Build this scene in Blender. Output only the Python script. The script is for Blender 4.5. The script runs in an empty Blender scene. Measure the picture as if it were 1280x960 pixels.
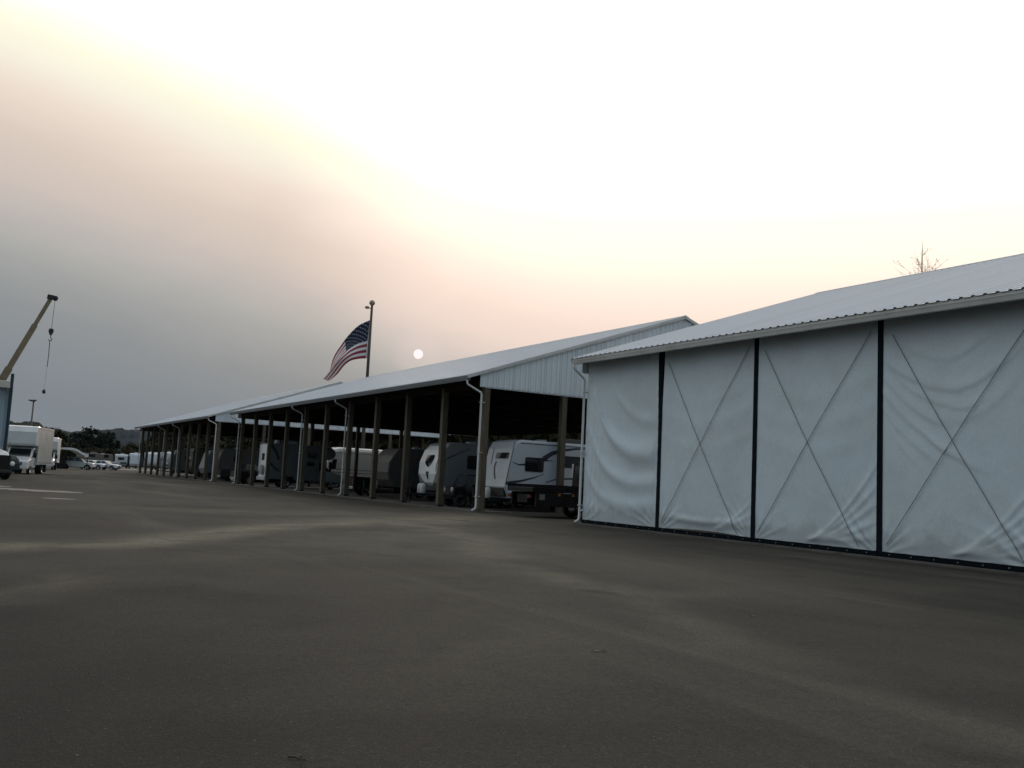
import bpy, bmesh, math, random
from mathutils import Vector, Matrix, noise
R = math.radians
sc = bpy.context.scene
col = sc.collection
PI_ = math.pi
random.seed(7)

# ------------------------------------------------------------------ camera
cam_d = bpy.data.cameras.new("camera")
cam = bpy.data.objects.new("camera", cam_d)
col.objects.link(cam)
sc.camera = cam
cam_d.sensor_width = 36.0
cam_d.lens = 1150.0 / 1280.0 * 36.0
cam_d.clip_start = 0.05
cam_d.clip_end = 20000
_r = Vector((0.85932346, -0.50901538, 0.04966415))
_d = Vector((0.09582478, 0.06485841, -0.99328294))
_f = Vector((0.50237516, 0.85831039, 0.10451064))
m3 = Matrix((_r, -_d, -_f)).transposed()
cam.matrix_world = Matrix.Translation((0, 0, 1.5)) @ m3.to_4x4()

# ------------------------------------------------------------------ view
sc.view_settings.view_transform = 'Standard'
sc.view_settings.look = 'None'
sc.view_settings.exposure = 0.0
sc.view_settings.gamma = 1.0
sc.view_settings.use_curve_mapping = False
sc.cycles.use_denoising = True
sc.cycles.max_bounces = 6
sc.cycles.volume_bounces = 0
sc.cycles.sample_clamp_indirect = 6.0

# ------------------------------------------------------------------ sky: smoke bank over a bright overcast
SUN = Vector((0.4094, 0.9029, 0.1310)).normalized()
world = bpy.data.worlds.new("World")
sc.world = world
world.use_nodes = True
nt = world.node_tree
nt.nodes.clear()


def N(t, kind, **kw):
    n = t.nodes.new(kind)
    for k, v in kw.items():
        if k.startswith("i_"):
            n.inputs[k[2:].replace("_", " ")].default_value = v
        else:
            setattr(n, k, v)
    return n


def srgb(r, g, b):
    f = lambda c: (c / 255) / 12.92 if c / 255 <= .04045 else ((c / 255 + .055) / 1.055) ** 2.4
    return (f(r), f(g), f(b), 1)


def ramp(t, stops, interp='EASE'):
    n = t.nodes.new('ShaderNodeValToRGB')
    cr = n.color_ramp
    cr.interpolation = interp
    while len(cr.elements) < len(stops):
        cr.elements.new(0.5)
    for e, (p, c) in zip(cr.elements, stops):
        e.position = p
        e.color = c
    return n


def mathn(t, op, a, b=None, clamp=False):
    n = t.nodes.new('ShaderNodeMath')
    n.operation = op
    n.use_clamp = clamp
    for i, v in enumerate((a, b)):
        if v is None:
            continue
        if isinstance(v, (int, float)):
            n.inputs[i].default_value = v
        else:
            t.links.new(v, n.inputs[i])
    return n.outputs[0]


def mixc(t, fac, a, b, blend='MIX'):
    n = t.nodes.new('ShaderNodeMix')
    n.data_type = 'RGBA'
    n.blend_type = blend
    for sock, v in ((n.inputs[0], fac), (n.inputs[6], a), (n.inputs[7], b)):
        if isinstance(v, (int, float)):
            sock.default_value = v
        elif isinstance(v, tuple):
            sock.default_value = v
        else:
            t.links.new(v, sock)
    return n.outputs[2]


def dotn(t, vec, v):
    n = t.nodes.new('ShaderNodeVectorMath')
    n.operation = 'DOT_PRODUCT'
    t.links.new(vec, n.inputs[0])
    n.inputs[1].default_value = v
    return n.outputs['Value']


tc = N(nt, 'ShaderNodeTexCoord')
dirv = tc.outputs['Generated']
sky = N(nt, 'ShaderNodeTexSky', sky_type='NISHITA', sun_disc=False, sun_elevation=R(7.5), sun_rotation=R(24.4),
        dust_density=6.0, air_density=1.5)
# distance from the smoke bank's edge (a tilted plane through the observer), broken up by soft noise
nz = N(nt, 'ShaderNodeTexNoise', i_Scale=2.2, i_Detail=3.0, i_Roughness=0.5, i_Distortion=0.3)
mp = N(nt, 'ShaderNodeMapping')
mp.inputs['Scale'].default_value = (1.0, 1.0, 2.2)
nt.links.new(dirv, mp.inputs[0])
nt.links.new(mp.outputs[0], nz.inputs['Vector'])
s0 = dotn(nt, dirv, (-0.15, 0.36, -0.92))
s1 = mathn(nt, 'ADD', s0, mathn(nt, 'MULTIPLY', mathn(nt, 'SUBTRACT', nz.outputs['Fac'], 0.5), 0.05))
nz2 = N(nt, 'ShaderNodeTexNoise', i_Scale=6.0, i_Detail=5.0, i_Roughness=0.6, i_Distortion=0.6)
mp2 = N(nt, 'ShaderNodeMapping')
mp2.inputs['Scale'].default_value = (1.0, 1.0, 3.2)
mp2.inputs['Rotation'].default_value = (R(12), R(-14), 0)
nt.links.new(dirv, mp2.inputs[0])
nt.links.new(mp2.outputs[0], nz2.inputs['Vector'])
s1 = mathn(nt, 'ADD', s1, mathn(nt, 'MULTIPLY', mathn(nt, 'SUBTRACT', nz2.outputs['Fac'], 0.5), 0.028))
sz = dotn(nt, dirv, (0, 0, 1))
sh = mathn(nt, 'ADD', mathn(nt, 'MULTIPLY', sz, -0.8), 0.202)
sm_ = N(nt, 'ShaderNodeMath', operation='SMOOTH_MAX')
nt.links.new(s1, sm_.inputs[0])
nt.links.new(sh, sm_.inputs[1])
sm_.inputs[2].default_value = 0.06
s1 = sm_.outputs[0]
sr = mathn(nt, 'MULTIPLY', mathn(nt, 'ADD', s1, 0.15), 1.0 / 0.75, clamp=True)
P_ = lambda s: (s + 0.15) / 0.75
smoke = ramp(nt, [
    (0.0, (1.06, 1.06, 1.05, 1)),
    (P_(-0.055), (1.05, 1.05, 1.03, 1)),
    (P_(-0.020), (1.0, 0.99, 0.78, 1)),
    (P_(0.005), (0.95, 0.88, 0.74, 1)),
    (P_(0.036), (0.86, 0.735, 0.635, 1)),
    (P_(0.073), (0.715, 0.605, 0.53, 1)),
    (P_(0.10), (0.645, 0.555, 0.50, 1)),
    (P_(0.13), (0.54, 0.492, 0.462, 1)),
    (P_(0.16), (0.43, 0.425, 0.405, 1)),
    (P_(0.185), (0.35, 0.357, 0.357, 1)),
    (P_(0.215), (0.275, 0.292, 0.303, 1)),
    (P_(0.25), (0.235, 0.262, 0.285, 1)),
    (P_(0.29), (0.205, 0.233, 0.262, 1)),
    (1.0, (0.18, 0.215, 0.255, 1)),
], 'LINEAR')
nt.links.new(sr, smoke.inputs[0])
# away from the sun the veil scatters less light and turns bluer
g = dotn(nt, dirv, tuple(SUN))
gr = N(nt, 'ShaderNodeMapRange', interpolation_type='SMOOTHSTEP')
gr.inputs['From Min'].default_value = -1.0
gr.inputs['From Max'].default_value = 0.6
nt.links.new(g, gr.inputs['Value'])
back = mixc(nt, 1.0, smoke.outputs[0], (0.125, 0.225, 0.315, 1), 'MULTIPLY')
base = mixc(nt, gr.outputs[0], back, smoke.outputs[0])
# warm, rosy forward scatter round the sun
w1 = N(nt, 'ShaderNodeMapRange', interpolation_type='SMOOTHSTEP')
w1.inputs['From Min'].default_value = -0.10
w1.inputs['From Max'].default_value = 0.10
nt.links.new(dotn(nt, dirv, (math.cos(R(20)), -math.sin(R(20)), 0)), w1.inputs['Value'])
fs_ = N(nt, 'ShaderNodeMapRange', interpolation_type='SMOOTHSTEP')
fs_.inputs['From Min'].default_value = 0.21
fs_.inputs['From Max'].default_value = 0.09
nt.links.new(s1, fs_.inputs['Value'])
wf = mathn(nt, 'MULTIPLY', mathn(nt, 'MULTIPLY', w1.outputs[0], gr.outputs[0]), fs_.outputs[0])
base = mixc(nt, wf, base, (1.29, 1.23, 1.22, 1), 'MULTIPLY')
# the sun itself, a pale disc in the smoke
dsk = N(nt, 'ShaderNodeMapRange', interpolation_type='SMOOTHSTEP')
dsk.inputs['From Min'].default_value = math.cos(0.0056)
dsk.inputs['From Max'].default_value = math.cos(0.0046)
nt.links.new(g, dsk.inputs['Value'])
glow = N(nt, 'ShaderNodeMapRange', interpolation_type='SMOOTHERSTEP')
glow.inputs['From Min'].default_value = math.cos(0.034)
glow.inputs['From Max'].default_value = 1.0
nt.links.new(g, glow.inputs['Value'])
base = mixc(nt, mathn(nt, 'MULTIPLY', glow.outputs[0], 0.12), base, (0.95, 0.78, 0.76, 1))
base = mixc(nt, dsk.outputs[0], base, (1.04, 0.93, 0.95, 1))
x10 = mixc(nt, 1.0, base, (10, 10, 10, 1), 'MULTIPLY')
allsky = mixc(nt, 0.993, sky.outputs[0], x10)
bg = N(nt, 'ShaderNodeBackground')
bg.inputs['Strength'].default_value = 0.1
nt.links.new(allsky, bg.inputs['Color'])
wo = N(nt, 'ShaderNodeOutputWorld')
nt.links.new(bg.outputs[0], wo.inputs['Surface'])

sun_d = bpy.data.lights.new("sun", 'SUN')
sun_d.energy = 0.5
sun_d.angle = R(10)
sun_d.color = (1.0, 0.80, 0.70)
sun_o = bpy.data.objects.new("sun", sun_d)
col.objects.link(sun_o)
sun_o.rotation_euler = SUN.to_track_quat('Z', 'Y').to_euler()
sun_o.location = (0, 0, 60)

# ------------------------------------------------------------------ materials
MATS = {}


def mat(name, c, rough=0.6, metal=0.0, var=0.0, vscale=3.0, dirt=None, dirt_amt=0.0, bump=0.0, bscale=30.0,
        spec=0.5, stretch=(1, 1, 1), objrand=0.0, coat=0.0):
    if name in MATS:
        return MATS[name]
    m = bpy.data.materials.new(name)
    m.use_nodes = True
    t = m.node_tree
    b = t.nodes['Principled BSDF']
    b.inputs['Roughness'].default_value = rough
    b.inputs['Metallic'].default_value = metal
    b.inputs['Specular IOR Level'].default_value = spec
    b.inputs['Coat Weight'].default_value = coat
    cc = (c[0], c[1], c[2], 1)
    tcx = N(t, 'ShaderNodeTexCoord')
    mpx = N(t, 'ShaderNodeMapping')
    mpx.inputs['Scale'].default_value = stretch
    t.links.new(tcx.outputs['Object'], mpx.inputs[0])
    vec = mpx.outputs[0]
    out = cc
    if var:
        n1 = N(t, 'ShaderNodeTexNoise', i_Scale=vscale, i_Detail=6.0, i_Roughness=0.6)
        t.links.new(vec, n1.inputs['Vector'])
        out = mixc(t, n1.outputs['Fac'], (c[0] * (1 - var), c[1] * (1 - var), c[2] * (1 - var), 1),
                   (c[0] * (1 + var), c[1] * (1 + var), c[2] * (1 + var), 1))
    if dirt_amt:
        n2 = N(t, 'ShaderNodeTexNoise', i_Scale=vscale * 0.6, i_Detail=8.0, i_Roughness=0.65)
        t.links.new(vec, n2.inputs['Vector'])
        rp = ramp(t, [(0.42, (0, 0, 0, 1)), (0.72, (1, 1, 1, 1))])
        t.links.new(n2.outputs['Fac'], rp.inputs[0])
        out = mixc(t, mathn(t, 'MULTIPLY', rp.outputs[0], dirt_amt), out, (*(dirt or (.1, .09, .08)), 1))
    if objrand:
        oi = N(t, 'ShaderNodeObjectInfo')
        k = mathn(t, 'ADD', mathn(t, 'MULTIPLY', oi.outputs['Random'], 2 * objrand), 1 - objrand)
        cmb = N(t, 'ShaderNodeCombineColor')
        for i in range(3):
            t.links.new(k, cmb.inputs[i])
        out = mixc(t, 1.0, out, cmb.outputs[0], 'MULTIPLY')
    if isinstance(out, tuple):
        b.inputs['Base Color'].default_value = out
    else:
        t.links.new(out, b.inputs['Base Color'])
    if bump:
        n3 = N(t, 'ShaderNodeTexNoise', i_Scale=bscale, i_Detail=5.0)
        t.links.new(vec, n3.inputs['Vector'])
        bp = N(t, 'ShaderNodeBump', i_Strength=bump, i_Distance=0.02)
        t.links.new(n3.outputs['Fac'], bp.inputs['Height'])
        t.links.new(bp.outputs[0], b.inputs['Normal'])
    MATS[name] = m
    return m


roofm = mat('painted_roof_steel', (.42, .465, .51), .42, var=.06, vscale=.35, dirt=(.36, .38, .38), dirt_amt=.35, stretch=(.25, 1.5, 1), objrand=.05)
clad = mat('gable_cladding_steel', (.74, .80, .84), .45, var=.08, vscale=.8, dirt=(.48, .52, .55), dirt_amt=.4, stretch=(1.5, 1, .35), objrand=.07)
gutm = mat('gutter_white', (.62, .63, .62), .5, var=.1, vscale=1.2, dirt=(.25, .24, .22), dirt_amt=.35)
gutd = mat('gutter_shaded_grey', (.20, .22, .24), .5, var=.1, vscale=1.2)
spoutm = mat('downspout_white', (.78, .79, .78), .45, var=.06, vscale=2, dirt=(.4, .39, .36), dirt_amt=.3)
wood = mat('weathered_post_timber', (.125, .105, .076), .85, var=.35, vscale=5, stretch=(4, 4, .4), bump=.4, bscale=18, dirt=(.04, .035, .03), dirt_amt=.5, objrand=.15, spec=.2)
dwood = mat('truss_timber', (.035, .027, .022), .9, var=.3, vscale=4, spec=.1)
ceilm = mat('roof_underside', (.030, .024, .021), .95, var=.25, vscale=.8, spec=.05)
slabm = mat('concrete_slab', (.12, .115, .105), .95, var=.3, vscale=1.3, dirt=(.04, .038, .035), dirt_amt=.7, spec=.2)
tarpm = mat('white_curtain_fabric', (.61, .715, .785), .6, var=.05, vscale=.9, dirt=(.45, .48, .49), dirt_amt=.35, bump=.06, bscale=6, spec=.35)
navy = mat('navy_hem_gap_shade', (.006, .011, .016), .9, var=.3, vscale=6, spec=.1)
cordm = mat('grey_cord', (.10, .115, .13), .8)
coach = mat('coach_white', (.80, .82, .82), .35, dirt=(.6, .6, .58), dirt_amt=.25)
grom = mat('grommet_steel', (.17, .19, .20), .5, metal=.3)
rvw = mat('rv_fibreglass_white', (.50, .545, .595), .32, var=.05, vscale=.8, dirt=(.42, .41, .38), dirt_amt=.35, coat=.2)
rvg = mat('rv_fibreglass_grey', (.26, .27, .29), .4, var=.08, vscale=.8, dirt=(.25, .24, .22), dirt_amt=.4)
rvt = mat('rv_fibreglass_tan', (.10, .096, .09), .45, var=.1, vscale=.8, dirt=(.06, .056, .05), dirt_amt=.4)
truckw = mat('truck_paint_white', (.62, .65, .66), .3, var=.06, vscale=1.0, dirt=(.33, .32, .3), dirt_amt=.4, coat=.4)
glass = mat('dark_glass', (.012, .014, .016), .08, spec=.7)
rubber = mat('tyre_rubber', (.018, .018, .019), .85, var=.2, vscale=8)
blackp = mat('black_paint', (.011, .011, .013), .5, var=.2, vscale=2, dirt=(.022, .021, .019), dirt_amt=.3, spec=.25)
teal = mat('dark_teal_paint', (.005, .017, .021), .6, spec=.2, dirt=(.04, .05, .05), dirt_amt=.3)
steel = mat('bright_steel', (.55, .56, .57), .35, metal=.8)
dsteel = mat('dark_steel', (.03, .03, .031), .6, metal=.2)
swoosh = mat('graphite_graphic', (.035, .038, .05), .4)
lightm = mat('headlight_lens', (.7, .72, .72), .15, spec=.8)
redl = mat('tail_lens', (.10, .012, .012), .35)
amber = mat('amber_lens', (.5, .2, .04), .3)
bluep = mat('blue_paint', (.03, .05, .16), .4)
bwall = mat('blue_grey_siding', (.46, .55, .60), .6, var=.08, vscale=1)
cream = mat('cream_trim', (.60, .57, .50), .6)
cranep = mat('crane_boom_paint', (.26, .20, .12), .5, var=.15, vscale=1.2, dirt=(.07, .06, .05), dirt_amt=.5)
polem = mat('bronze_pole', (.05, .045, .04), .6, metal=.1)
goldm = mat('finial_gold', (.30, .27, .2), .4, metal=.6)
fred = mat('flag_red', (.34, .035, .05), .8)
fwht = mat('flag_white', (.86, .84, .84), .8)
fblu = mat('flag_blue', (.012, .018, .055), .8)
barkl = mat('pale_bark', (.30, .25, .20), .9)
bark = mat('bark', (.10, .08, .06), .9, var=.3, vscale=4)
leafd = mat('leaf_dark_green', (.018, .026, .020), .8, var=.5, vscale=.5, spec=.1)
leafo = mat('leaf_olive', (.040, .042, .024), .8, var=.45, vscale=.5, spec=.1)
leafb = mat('leaf_brown', (.048, .042, .028), .8, var=.4, vscale=.5, spec=.1)
leafr = mat('leaf_rust', (.16, .09, .045), .8, var=.4, vscale=5)
hillm = mat('hill_woods', (.010, .015, .013), .95, var=.5, vscale=.03, spec=.05)
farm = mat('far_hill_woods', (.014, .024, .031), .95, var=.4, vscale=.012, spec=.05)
twigm = mat('dead_twig', (.035, .028, .022), .9)
paperm = mat('litter_pale', (.22, .21, .19), .8, var=.3, vscale=20)


def weave(m):
    t = m.node_tree
    b = t.nodes['Principled BSDF']
    l = b.inputs['Base Color'].links[0].from_socket
    tcx = N(t, 'ShaderNodeTexCoord')
    n = N(t, 'ShaderNodeTexNoise', i_Scale=16.0, i_Detail=6.0, i_Roughness=.75)
    t.links.new(tcx.outputs['Object'], n.inputs['Vector'])
    r_ = ramp(t, [(.3, (.86, .86, .86, 1)), (.7, (1.12, 1.12, 1.12, 1))])
    t.links.new(n.outputs['Fac'], r_.inputs[0])
    # splash dirt near the hem
    sp = N(t, 'ShaderNodeSeparateXYZ')
    t.links.new(tcx.outputs['Object'], sp.inputs[0])
    n2 = N(t, 'ShaderNodeTexNoise', i_Scale=2.5, i_Detail=6.0)
    t.links.new(tcx.outputs['Object'], n2.inputs['Vector'])
    hh = mathn(t, 'ADD', sp.outputs['Z'], mathn(t, 'MULTIPLY', n2.outputs['Fac'], -.9))
    r2 = ramp(t, [(.0, (.78, .77, .75, 1)), (.35, (1, 1, 1, 1))])
    t.links.new(hh, r2.inputs[0])
    c = mixc(t, 1.0, mixc(t, .45, l, r_.outputs[0], 'MULTIPLY'), r2.outputs[0], 'MULTIPLY')
    t.links.new(c, b.inputs['Base Color'])


weave(tarpm)


def asphalt_mat():
    m = bpy.data.materials.new('worn_asphalt')
    m.use_nodes = True
    t = m.node_tree
    b = t.nodes['Principled BSDF']
    tcx = N(t, 'ShaderNodeTexCoord')
    o = tcx.outputs['Object']

    def nzz(scale, detail, st=(1, 1, 1), rough=.55, rot=0, dist=0.0):
        mm = N(t, 'ShaderNodeMapping')
        mm.inputs['Scale'].default_value = st
        mm.inputs['Rotation'].default_value = (0, 0, rot)
        t.links.new(o, mm.inputs[0])
        n = N(t, 'ShaderNodeTexNoise', i_Scale=scale, i_Detail=detail, i_Roughness=rough, i_Distortion=dist)
        t.links.new(mm.outputs[0], n.inputs['Vector'])
        return n.outputs['Fac']
    big = nzz(.06, 4, (1, 1.6, 1), rot=R(30), dist=.6)
    rb = ramp(t, [(.36, (.029, .0262, .0218, 1)), (.5, (.041, .0373, .031, 1)), (.66, (.060, .0555, .045, 1))])
    t.links.new(big, rb.inputs[0])
    mid = nzz(.55, 7, (1, 1, 1), .65)
    rm = ramp(t, [(.3, (.70, .70, .71, 1)), (.55, (1, 1, 1, 1)), (.75, (1.22, 1.2, 1.16, 1))])
    t.links.new(mid, rm.inputs[0])
    c = mixc(t, .85, rb.outputs[0], rm.outputs[0], 'MULTIPLY')
    # reddish patches
    pt = nzz(.23, 3)
    rp = ramp(t, [(.52, (0, 0, 0, 1)), (.75, (1, 1, 1, 1))])
    t.links.new(pt, rp.inputs[0])
    c = mixc(t, mathn(t, 'MULTIPLY', rp.outputs[0], .5), c, (.052, .042, .036, 1))
    # tyre-swept wheel lanes along the sheds, scuffed and dusty
    tr = nzz(.12, 5, (2.4, .22, 1), .6, rot=R(4), dist=.5)
    rt = ramp(t, [(.50, (0, 0, 0, 1)), (.68, (1, 1, 1, 1))])
    t.links.new(tr, rt.inputs[0])
    sx = N(t, 'ShaderNodeSeparateXYZ')
    t.links.new(o, sx.inputs[0])
    dx = mathn(t, 'MULTIPLY', mathn(t, 'SUBTRACT', sx.outputs['X'], 11.0), 1 / 5.5)
    lane = mathn(t, 'POWER', 2.718, mathn(t, 'MULTIPLY', mathn(t, 'MULTIPLY', dx, dx), -1.0))
    wv = nzz(.10, 4, (1.3, .5, 1), .6, rot=R(-20), dist=1.2)
    rw = ramp(t, [(.40, (.12, .12, .12, 1)), (.62, (1, 1, 1, 1))])
    t.links.new(wv, rw.inputs[0])
    lane = mathn(t, 'MULTIPLY', lane, rw.outputs[0])
    c = mixc(t, mathn(t, 'MULTIPLY', lane, .42), c, (.108, .101, .080, 1))
    at = N(t, 'ShaderNodeAttribute', attribute_name='dust')
    brk = ramp(t, [(.26, (.28, .28, .28, 1)), (.66, (1, 1, 1, 1))])
    t.links.new(nzz(.8, 7, (1, 1, 1), .7, dist=.8), brk.inputs[0])
    c = mixc(t, mathn(t, 'MULTIPLY', at.outputs['Fac'], brk.outputs[0]), c, (.225, .208, .155, 1))
    at2 = N(t, 'ShaderNodeAttribute', attribute_name='stain_vignette')
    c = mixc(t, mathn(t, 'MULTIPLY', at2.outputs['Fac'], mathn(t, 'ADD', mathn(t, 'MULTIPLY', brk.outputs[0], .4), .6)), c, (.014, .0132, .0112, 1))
    c = mixc(t, mathn(t, 'MULTIPLY', rt.outputs[0], .5), c, (.105, .099, .078, 1))
    # oil stains
    st = nzz(.42, 2, (1, 1, 1), .4)
    rs = ramp(t, [(.67, (0, 0, 0, 1)), (.74, (1, 1, 1, 1))])
    t.links.new(st, rs.inputs[0])
    c = mixc(t, mathn(t, 'MULTIPLY', rs.outputs[0], .55), c, (.018, .017, .015, 1))
    # aggregate
    vo = N(t, 'ShaderNodeTexVoronoi', i_Scale=95.0)
    t.links.new(o, vo.inputs['Vector'])
    sp = ramp(t, [(0, (.55, .55, .55, 1)), (.5, (.95, .95, .95, 1)), (.93, (1.1, 1.1, 1.08, 1)), (1, (2.3, 2.2, 2.1, 1))], 'LINEAR')
    sep = N(t, 'ShaderNodeSeparateColor')
    t.links.new(vo.outputs['Color'], sep.inputs[0])
    t.links.new(sep.outputs[0], sp.inputs[0])
    c = mixc(t, .75, c, sp.outputs[0], 'MULTIPLY')
    # scattered pits, bits of gum and grit, a few centimetres apart
    v2 = N(t, 'ShaderNodeTexVoronoi', i_Scale=7.0)
    t.links.new(o, v2.inputs['Vector'])
    pit = ramp(t, [(.05, (1, 1, 1, 1)), (.12, (0, 0, 0, 1))])
    t.links.new(v2.outputs['Distance'], pit.inputs[0])
    s2 = N(t, 'ShaderNodeSeparateColor')
    t.links.new(v2.outputs['Color'], s2.inputs[0])
    few = mathn(t, 'GREATER_THAN', s2.outputs[1], .72)
    c = mixc(t, mathn(t, 'MULTIPLY', mathn(t, 'MULTIPLY', pit.outputs[0], few), .6), c, (.014, .013, .012, 1))
    fn = nzz(14, 6, (1, 1, 1), .7)
    rf = ramp(t, [(.3, (.72, .72, .72, 1)), (.5, (1, 1, 1, 1)), (.72, (1.3, 1.28, 1.25, 1))])
    t.links.new(fn, rf.inputs[0])
    c = mixc(t, .8, c, rf.outputs[0], 'MULTIPLY')
    t.links.new(c, b.inputs['Base Color'])
    b.inputs['Roughness'].default_value = .88
    b.inputs['Specular IOR Level'].default_value = .18
    bp = N(t, 'ShaderNodeBump', i_Strength=.55, i_Distance=.012)
    t.links.new(vo.outputs['Distance'], bp.inputs['Height'])
    bp2 = N(t, 'ShaderNodeBump', i_Strength=.35, i_Distance=.06)
    t.links.new(mid, bp2.inputs['Height'])
    t.links.new(bp.outputs[0], bp2.inputs['Normal'])
    t.links.new(bp2.outputs[0], b.inputs['Normal'])
    return m


asph = asphalt_mat()
earth = mat('dry_grass_earth', (.05, .05, .032), .95, var=.5, vscale=.05)
gravm = mat('pale_gravel', (.19, .18, .165), .95, var=.25, vscale=1.5, bump=.3, bscale=20)
patchm = mat('pale_worn_concrete', (.165, .15, .135), .85, var=.3, vscale=.8, dirt=(.1, .095, .085), dirt_amt=.6)


# ------------------------------------------------------------------ mesh helpers
class MB:
    def __init__(s):
        s.v, s.f, s.mi = [], [], []
        s.cur = 0

    def add(s, vs, fs):
        o = len(s.v)
        s.v += [tuple(p) for p in vs]
        s.f += [tuple(i + o for i in f) for f in fs]
        s.mi += [s.cur] * len(fs)
        return s

    def box(s, x0, x1, y0, y1, z0, z1):
        return s.add([(x0, y0, z0), (x1, y0, z0), (x1, y1, z0), (x0, y1, z0), (x0, y0, z1), (x1, y0, z1), (x1, y1, z1), (x0, y1, z1)],
                     [(0, 3, 2, 1), (4, 5, 6, 7), (0, 1, 5, 4), (1, 2, 6, 5), (2, 3, 7, 6), (3, 0, 4, 7)])

    def beam(s, a, b, w, h):
        a, b = Vector(a), Vector(b)
        d = (b - a).normalized()
        up = Vector((0, 0, 1)) if abs(d.z) < .95 else Vector((0, 1, 0))
        sd = d.cross(up).normalized()
        up = sd.cross(d)
        q = [sd * (-w / 2) + up * (-h / 2), sd * (w / 2) + up * (-h / 2), sd * (w / 2) + up * (h / 2), sd * (-w / 2) + up * (h / 2)]
        return s.add([a + k for k in q] + [b + k for k in q],
                     [(3, 2, 1, 0), (4, 5, 6, 7), (0, 1, 5, 4), (1, 2, 6, 5), (2, 3, 7, 6), (3, 0, 4, 7)])

    def prism(s, poly, y0, y1, axis='y', inset=0.0, rnd=0.0):
        """poly of (a,b); axis y: (x,z) extruded over y; axis x: (y,z) over x; axis z: (x,y) over z"""
        n = len(poly)
        area = sum(poly[i][0] * poly[(i + 1) % n][1] - poly[(i + 1) % n][0] * poly[i][1] for i in range(n))
        if area < 0:
            poly = poly[::-1]

        def ins(d):
            if d == 0:
                return poly
            out = []
            for i in range(n):
                p0, p1, p2 = Vector(poly[i - 1]), Vector(poly[i]), Vector(poly[(i + 1) % n])
                e1, e2 = (p1 - p0).normalized(), (p2 - p1).normalized()
                n1, n2 = Vector((-e1.y, e1.x)), Vector((-e2.y, e2.x))
                b = (n1 + n2)
                b = b / max(.35, b.dot(n1)) if b.length > 1e-6 else n1
                out.append(tuple(p1 + b * d))
            return out
        if rnd > 0:
            st = [(y0, ins(rnd)), (y0 + rnd * .3, ins(rnd * .3)), (y0 + rnd, poly), (y1 - rnd, poly), (y1 - rnd * .3, ins(rnd * .3)), (y1, ins(rnd))]
        else:
            st = [(y0, poly), (y1, poly)]

        def pt(a, b, c):
            return (a, c, b) if axis == 'y' else ((c, a, b) if axis == 'x' else (a, b, c))
        vs = [pt(a, b, c) for c, pl in st for a, b in pl]
        fs = []
        fl = axis == 'y'
        for k in range(len(st) - 1):
            for i in range(n):
                j = (i + 1) % n
                q = (k * n + i, k * n + j, (k + 1) * n + j, (k + 1) * n + i)
                fs.append(q[::-1] if fl else q)
        e0 = tuple(range(n))
        e1 = tuple((len(st) - 1) * n + i for i in range(n))
        fs.append(e0 if fl else e0[::-1])
        fs.append(e1[::-1] if fl else e1)
        return s.add(vs, fs)

    def tube(s, pts, r, n=8, r1=None, cap=True):
        pts = [Vector(p) for p in pts]
        m = len(pts)
        vs, fs = [], []
        prev = None
        for i, p in enumerate(pts):
            d = (pts[min(i + 1, m - 1)] - pts[max(i - 1, 0)]).normalized()
            if prev is None:
                up = Vector((0, 0, 1)) if abs(d.z) < .9 else Vector((1, 0, 0))
                sd = d.cross(up).normalized()
            else:
                sd = (prev - d * prev.dot(d)).normalized()
            prev = sd
            u2 = sd.cross(d)
            rr = r if r1 is None else r + (r1 - r) * i / (m - 1)
            for k in range(n):
                a = 2 * math.pi * k / n
                vs.append(p + sd * (rr * math.cos(a)) + u2 * (rr * math.sin(a)))
        for i in range(m - 1):
            for k in range(n):
                j = (k + 1) % n
                fs.append((i * n + k, i * n + j, (i + 1) * n + j, (i + 1) * n + k))
        if cap:
            fs.append(tuple(range(n))[::-1])
            fs.append(tuple((m - 1) * n + k for k in range(n)))
        return s.add(vs, fs)

    def lathe(s, prof, n=20, axis='y', c=(0, 0, 0)):
        vs, fs = [], []
        m = len(prof)
        for k in range(n):
            a = 2 * math.pi * k / n
            for r, h in prof:
                p = (r * math.cos(a), h, r * math.sin(a)) if axis == 'y' else (r * math.cos(a), r * math.sin(a), h)
                vs.append((p[0] + c[0], p[1] + c[1], p[2] + c[2]))
        for k in range(n):
            j = (k + 1) % n
            for i in range(m - 1):
                q = (k * m + i, j * m + i, j * m + i + 1, k * m + i + 1)
                fs.append(q if axis != 'y' else q[::-1])
        return s.add(vs, fs)

    def mesh(s, name, mats, smooth=False):
        me = bpy.data.meshes.new(name)
        me.from_pydata(s.v, [], s.f)
        ms = mats if isinstance(mats, (list, tuple)) else [mats]
        for m in ms:
            me.materials.append(m)
        if len(ms) > 1:
            me.polygons.foreach_set('material_index', s.mi)
        if smooth:
            me.polygons.foreach_set('use_smooth', [True] * len(me.polygons))
        me.update()
        return me

    def build(s, name, mats, parent=None, smooth=False, bevel=0.0, loc=None):
        o = bpy.data.objects.new(name, s.mesh(name, mats, smooth))
        col.objects.link(o)
        if parent is not None:
            o.parent = parent
        if loc:
            o.location = loc
        if bevel:
            b = o.modifiers.new('bevel', 'BEVEL')
            b.width = bevel
            b.segments = 2
            b.limit_method = 'ANGLE'
        return o


def inst(name, me, parent=None, loc=(0, 0, 0), rot=(0, 0, 0), scale=(1, 1, 1)):
    o = bpy.data.objects.new(name, me)
    col.objects.link(o)
    o.parent = parent
    o.location = loc
    o.rotation_euler = rot
    o.scale = scale
    return o


def tag(o, label=None, cat=None, group=None, kind=None):
    for k, v in (('label', label), ('category', cat), ('group', group), ('kind', kind)):
        if v:
            o[k] = v
    return o


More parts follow.
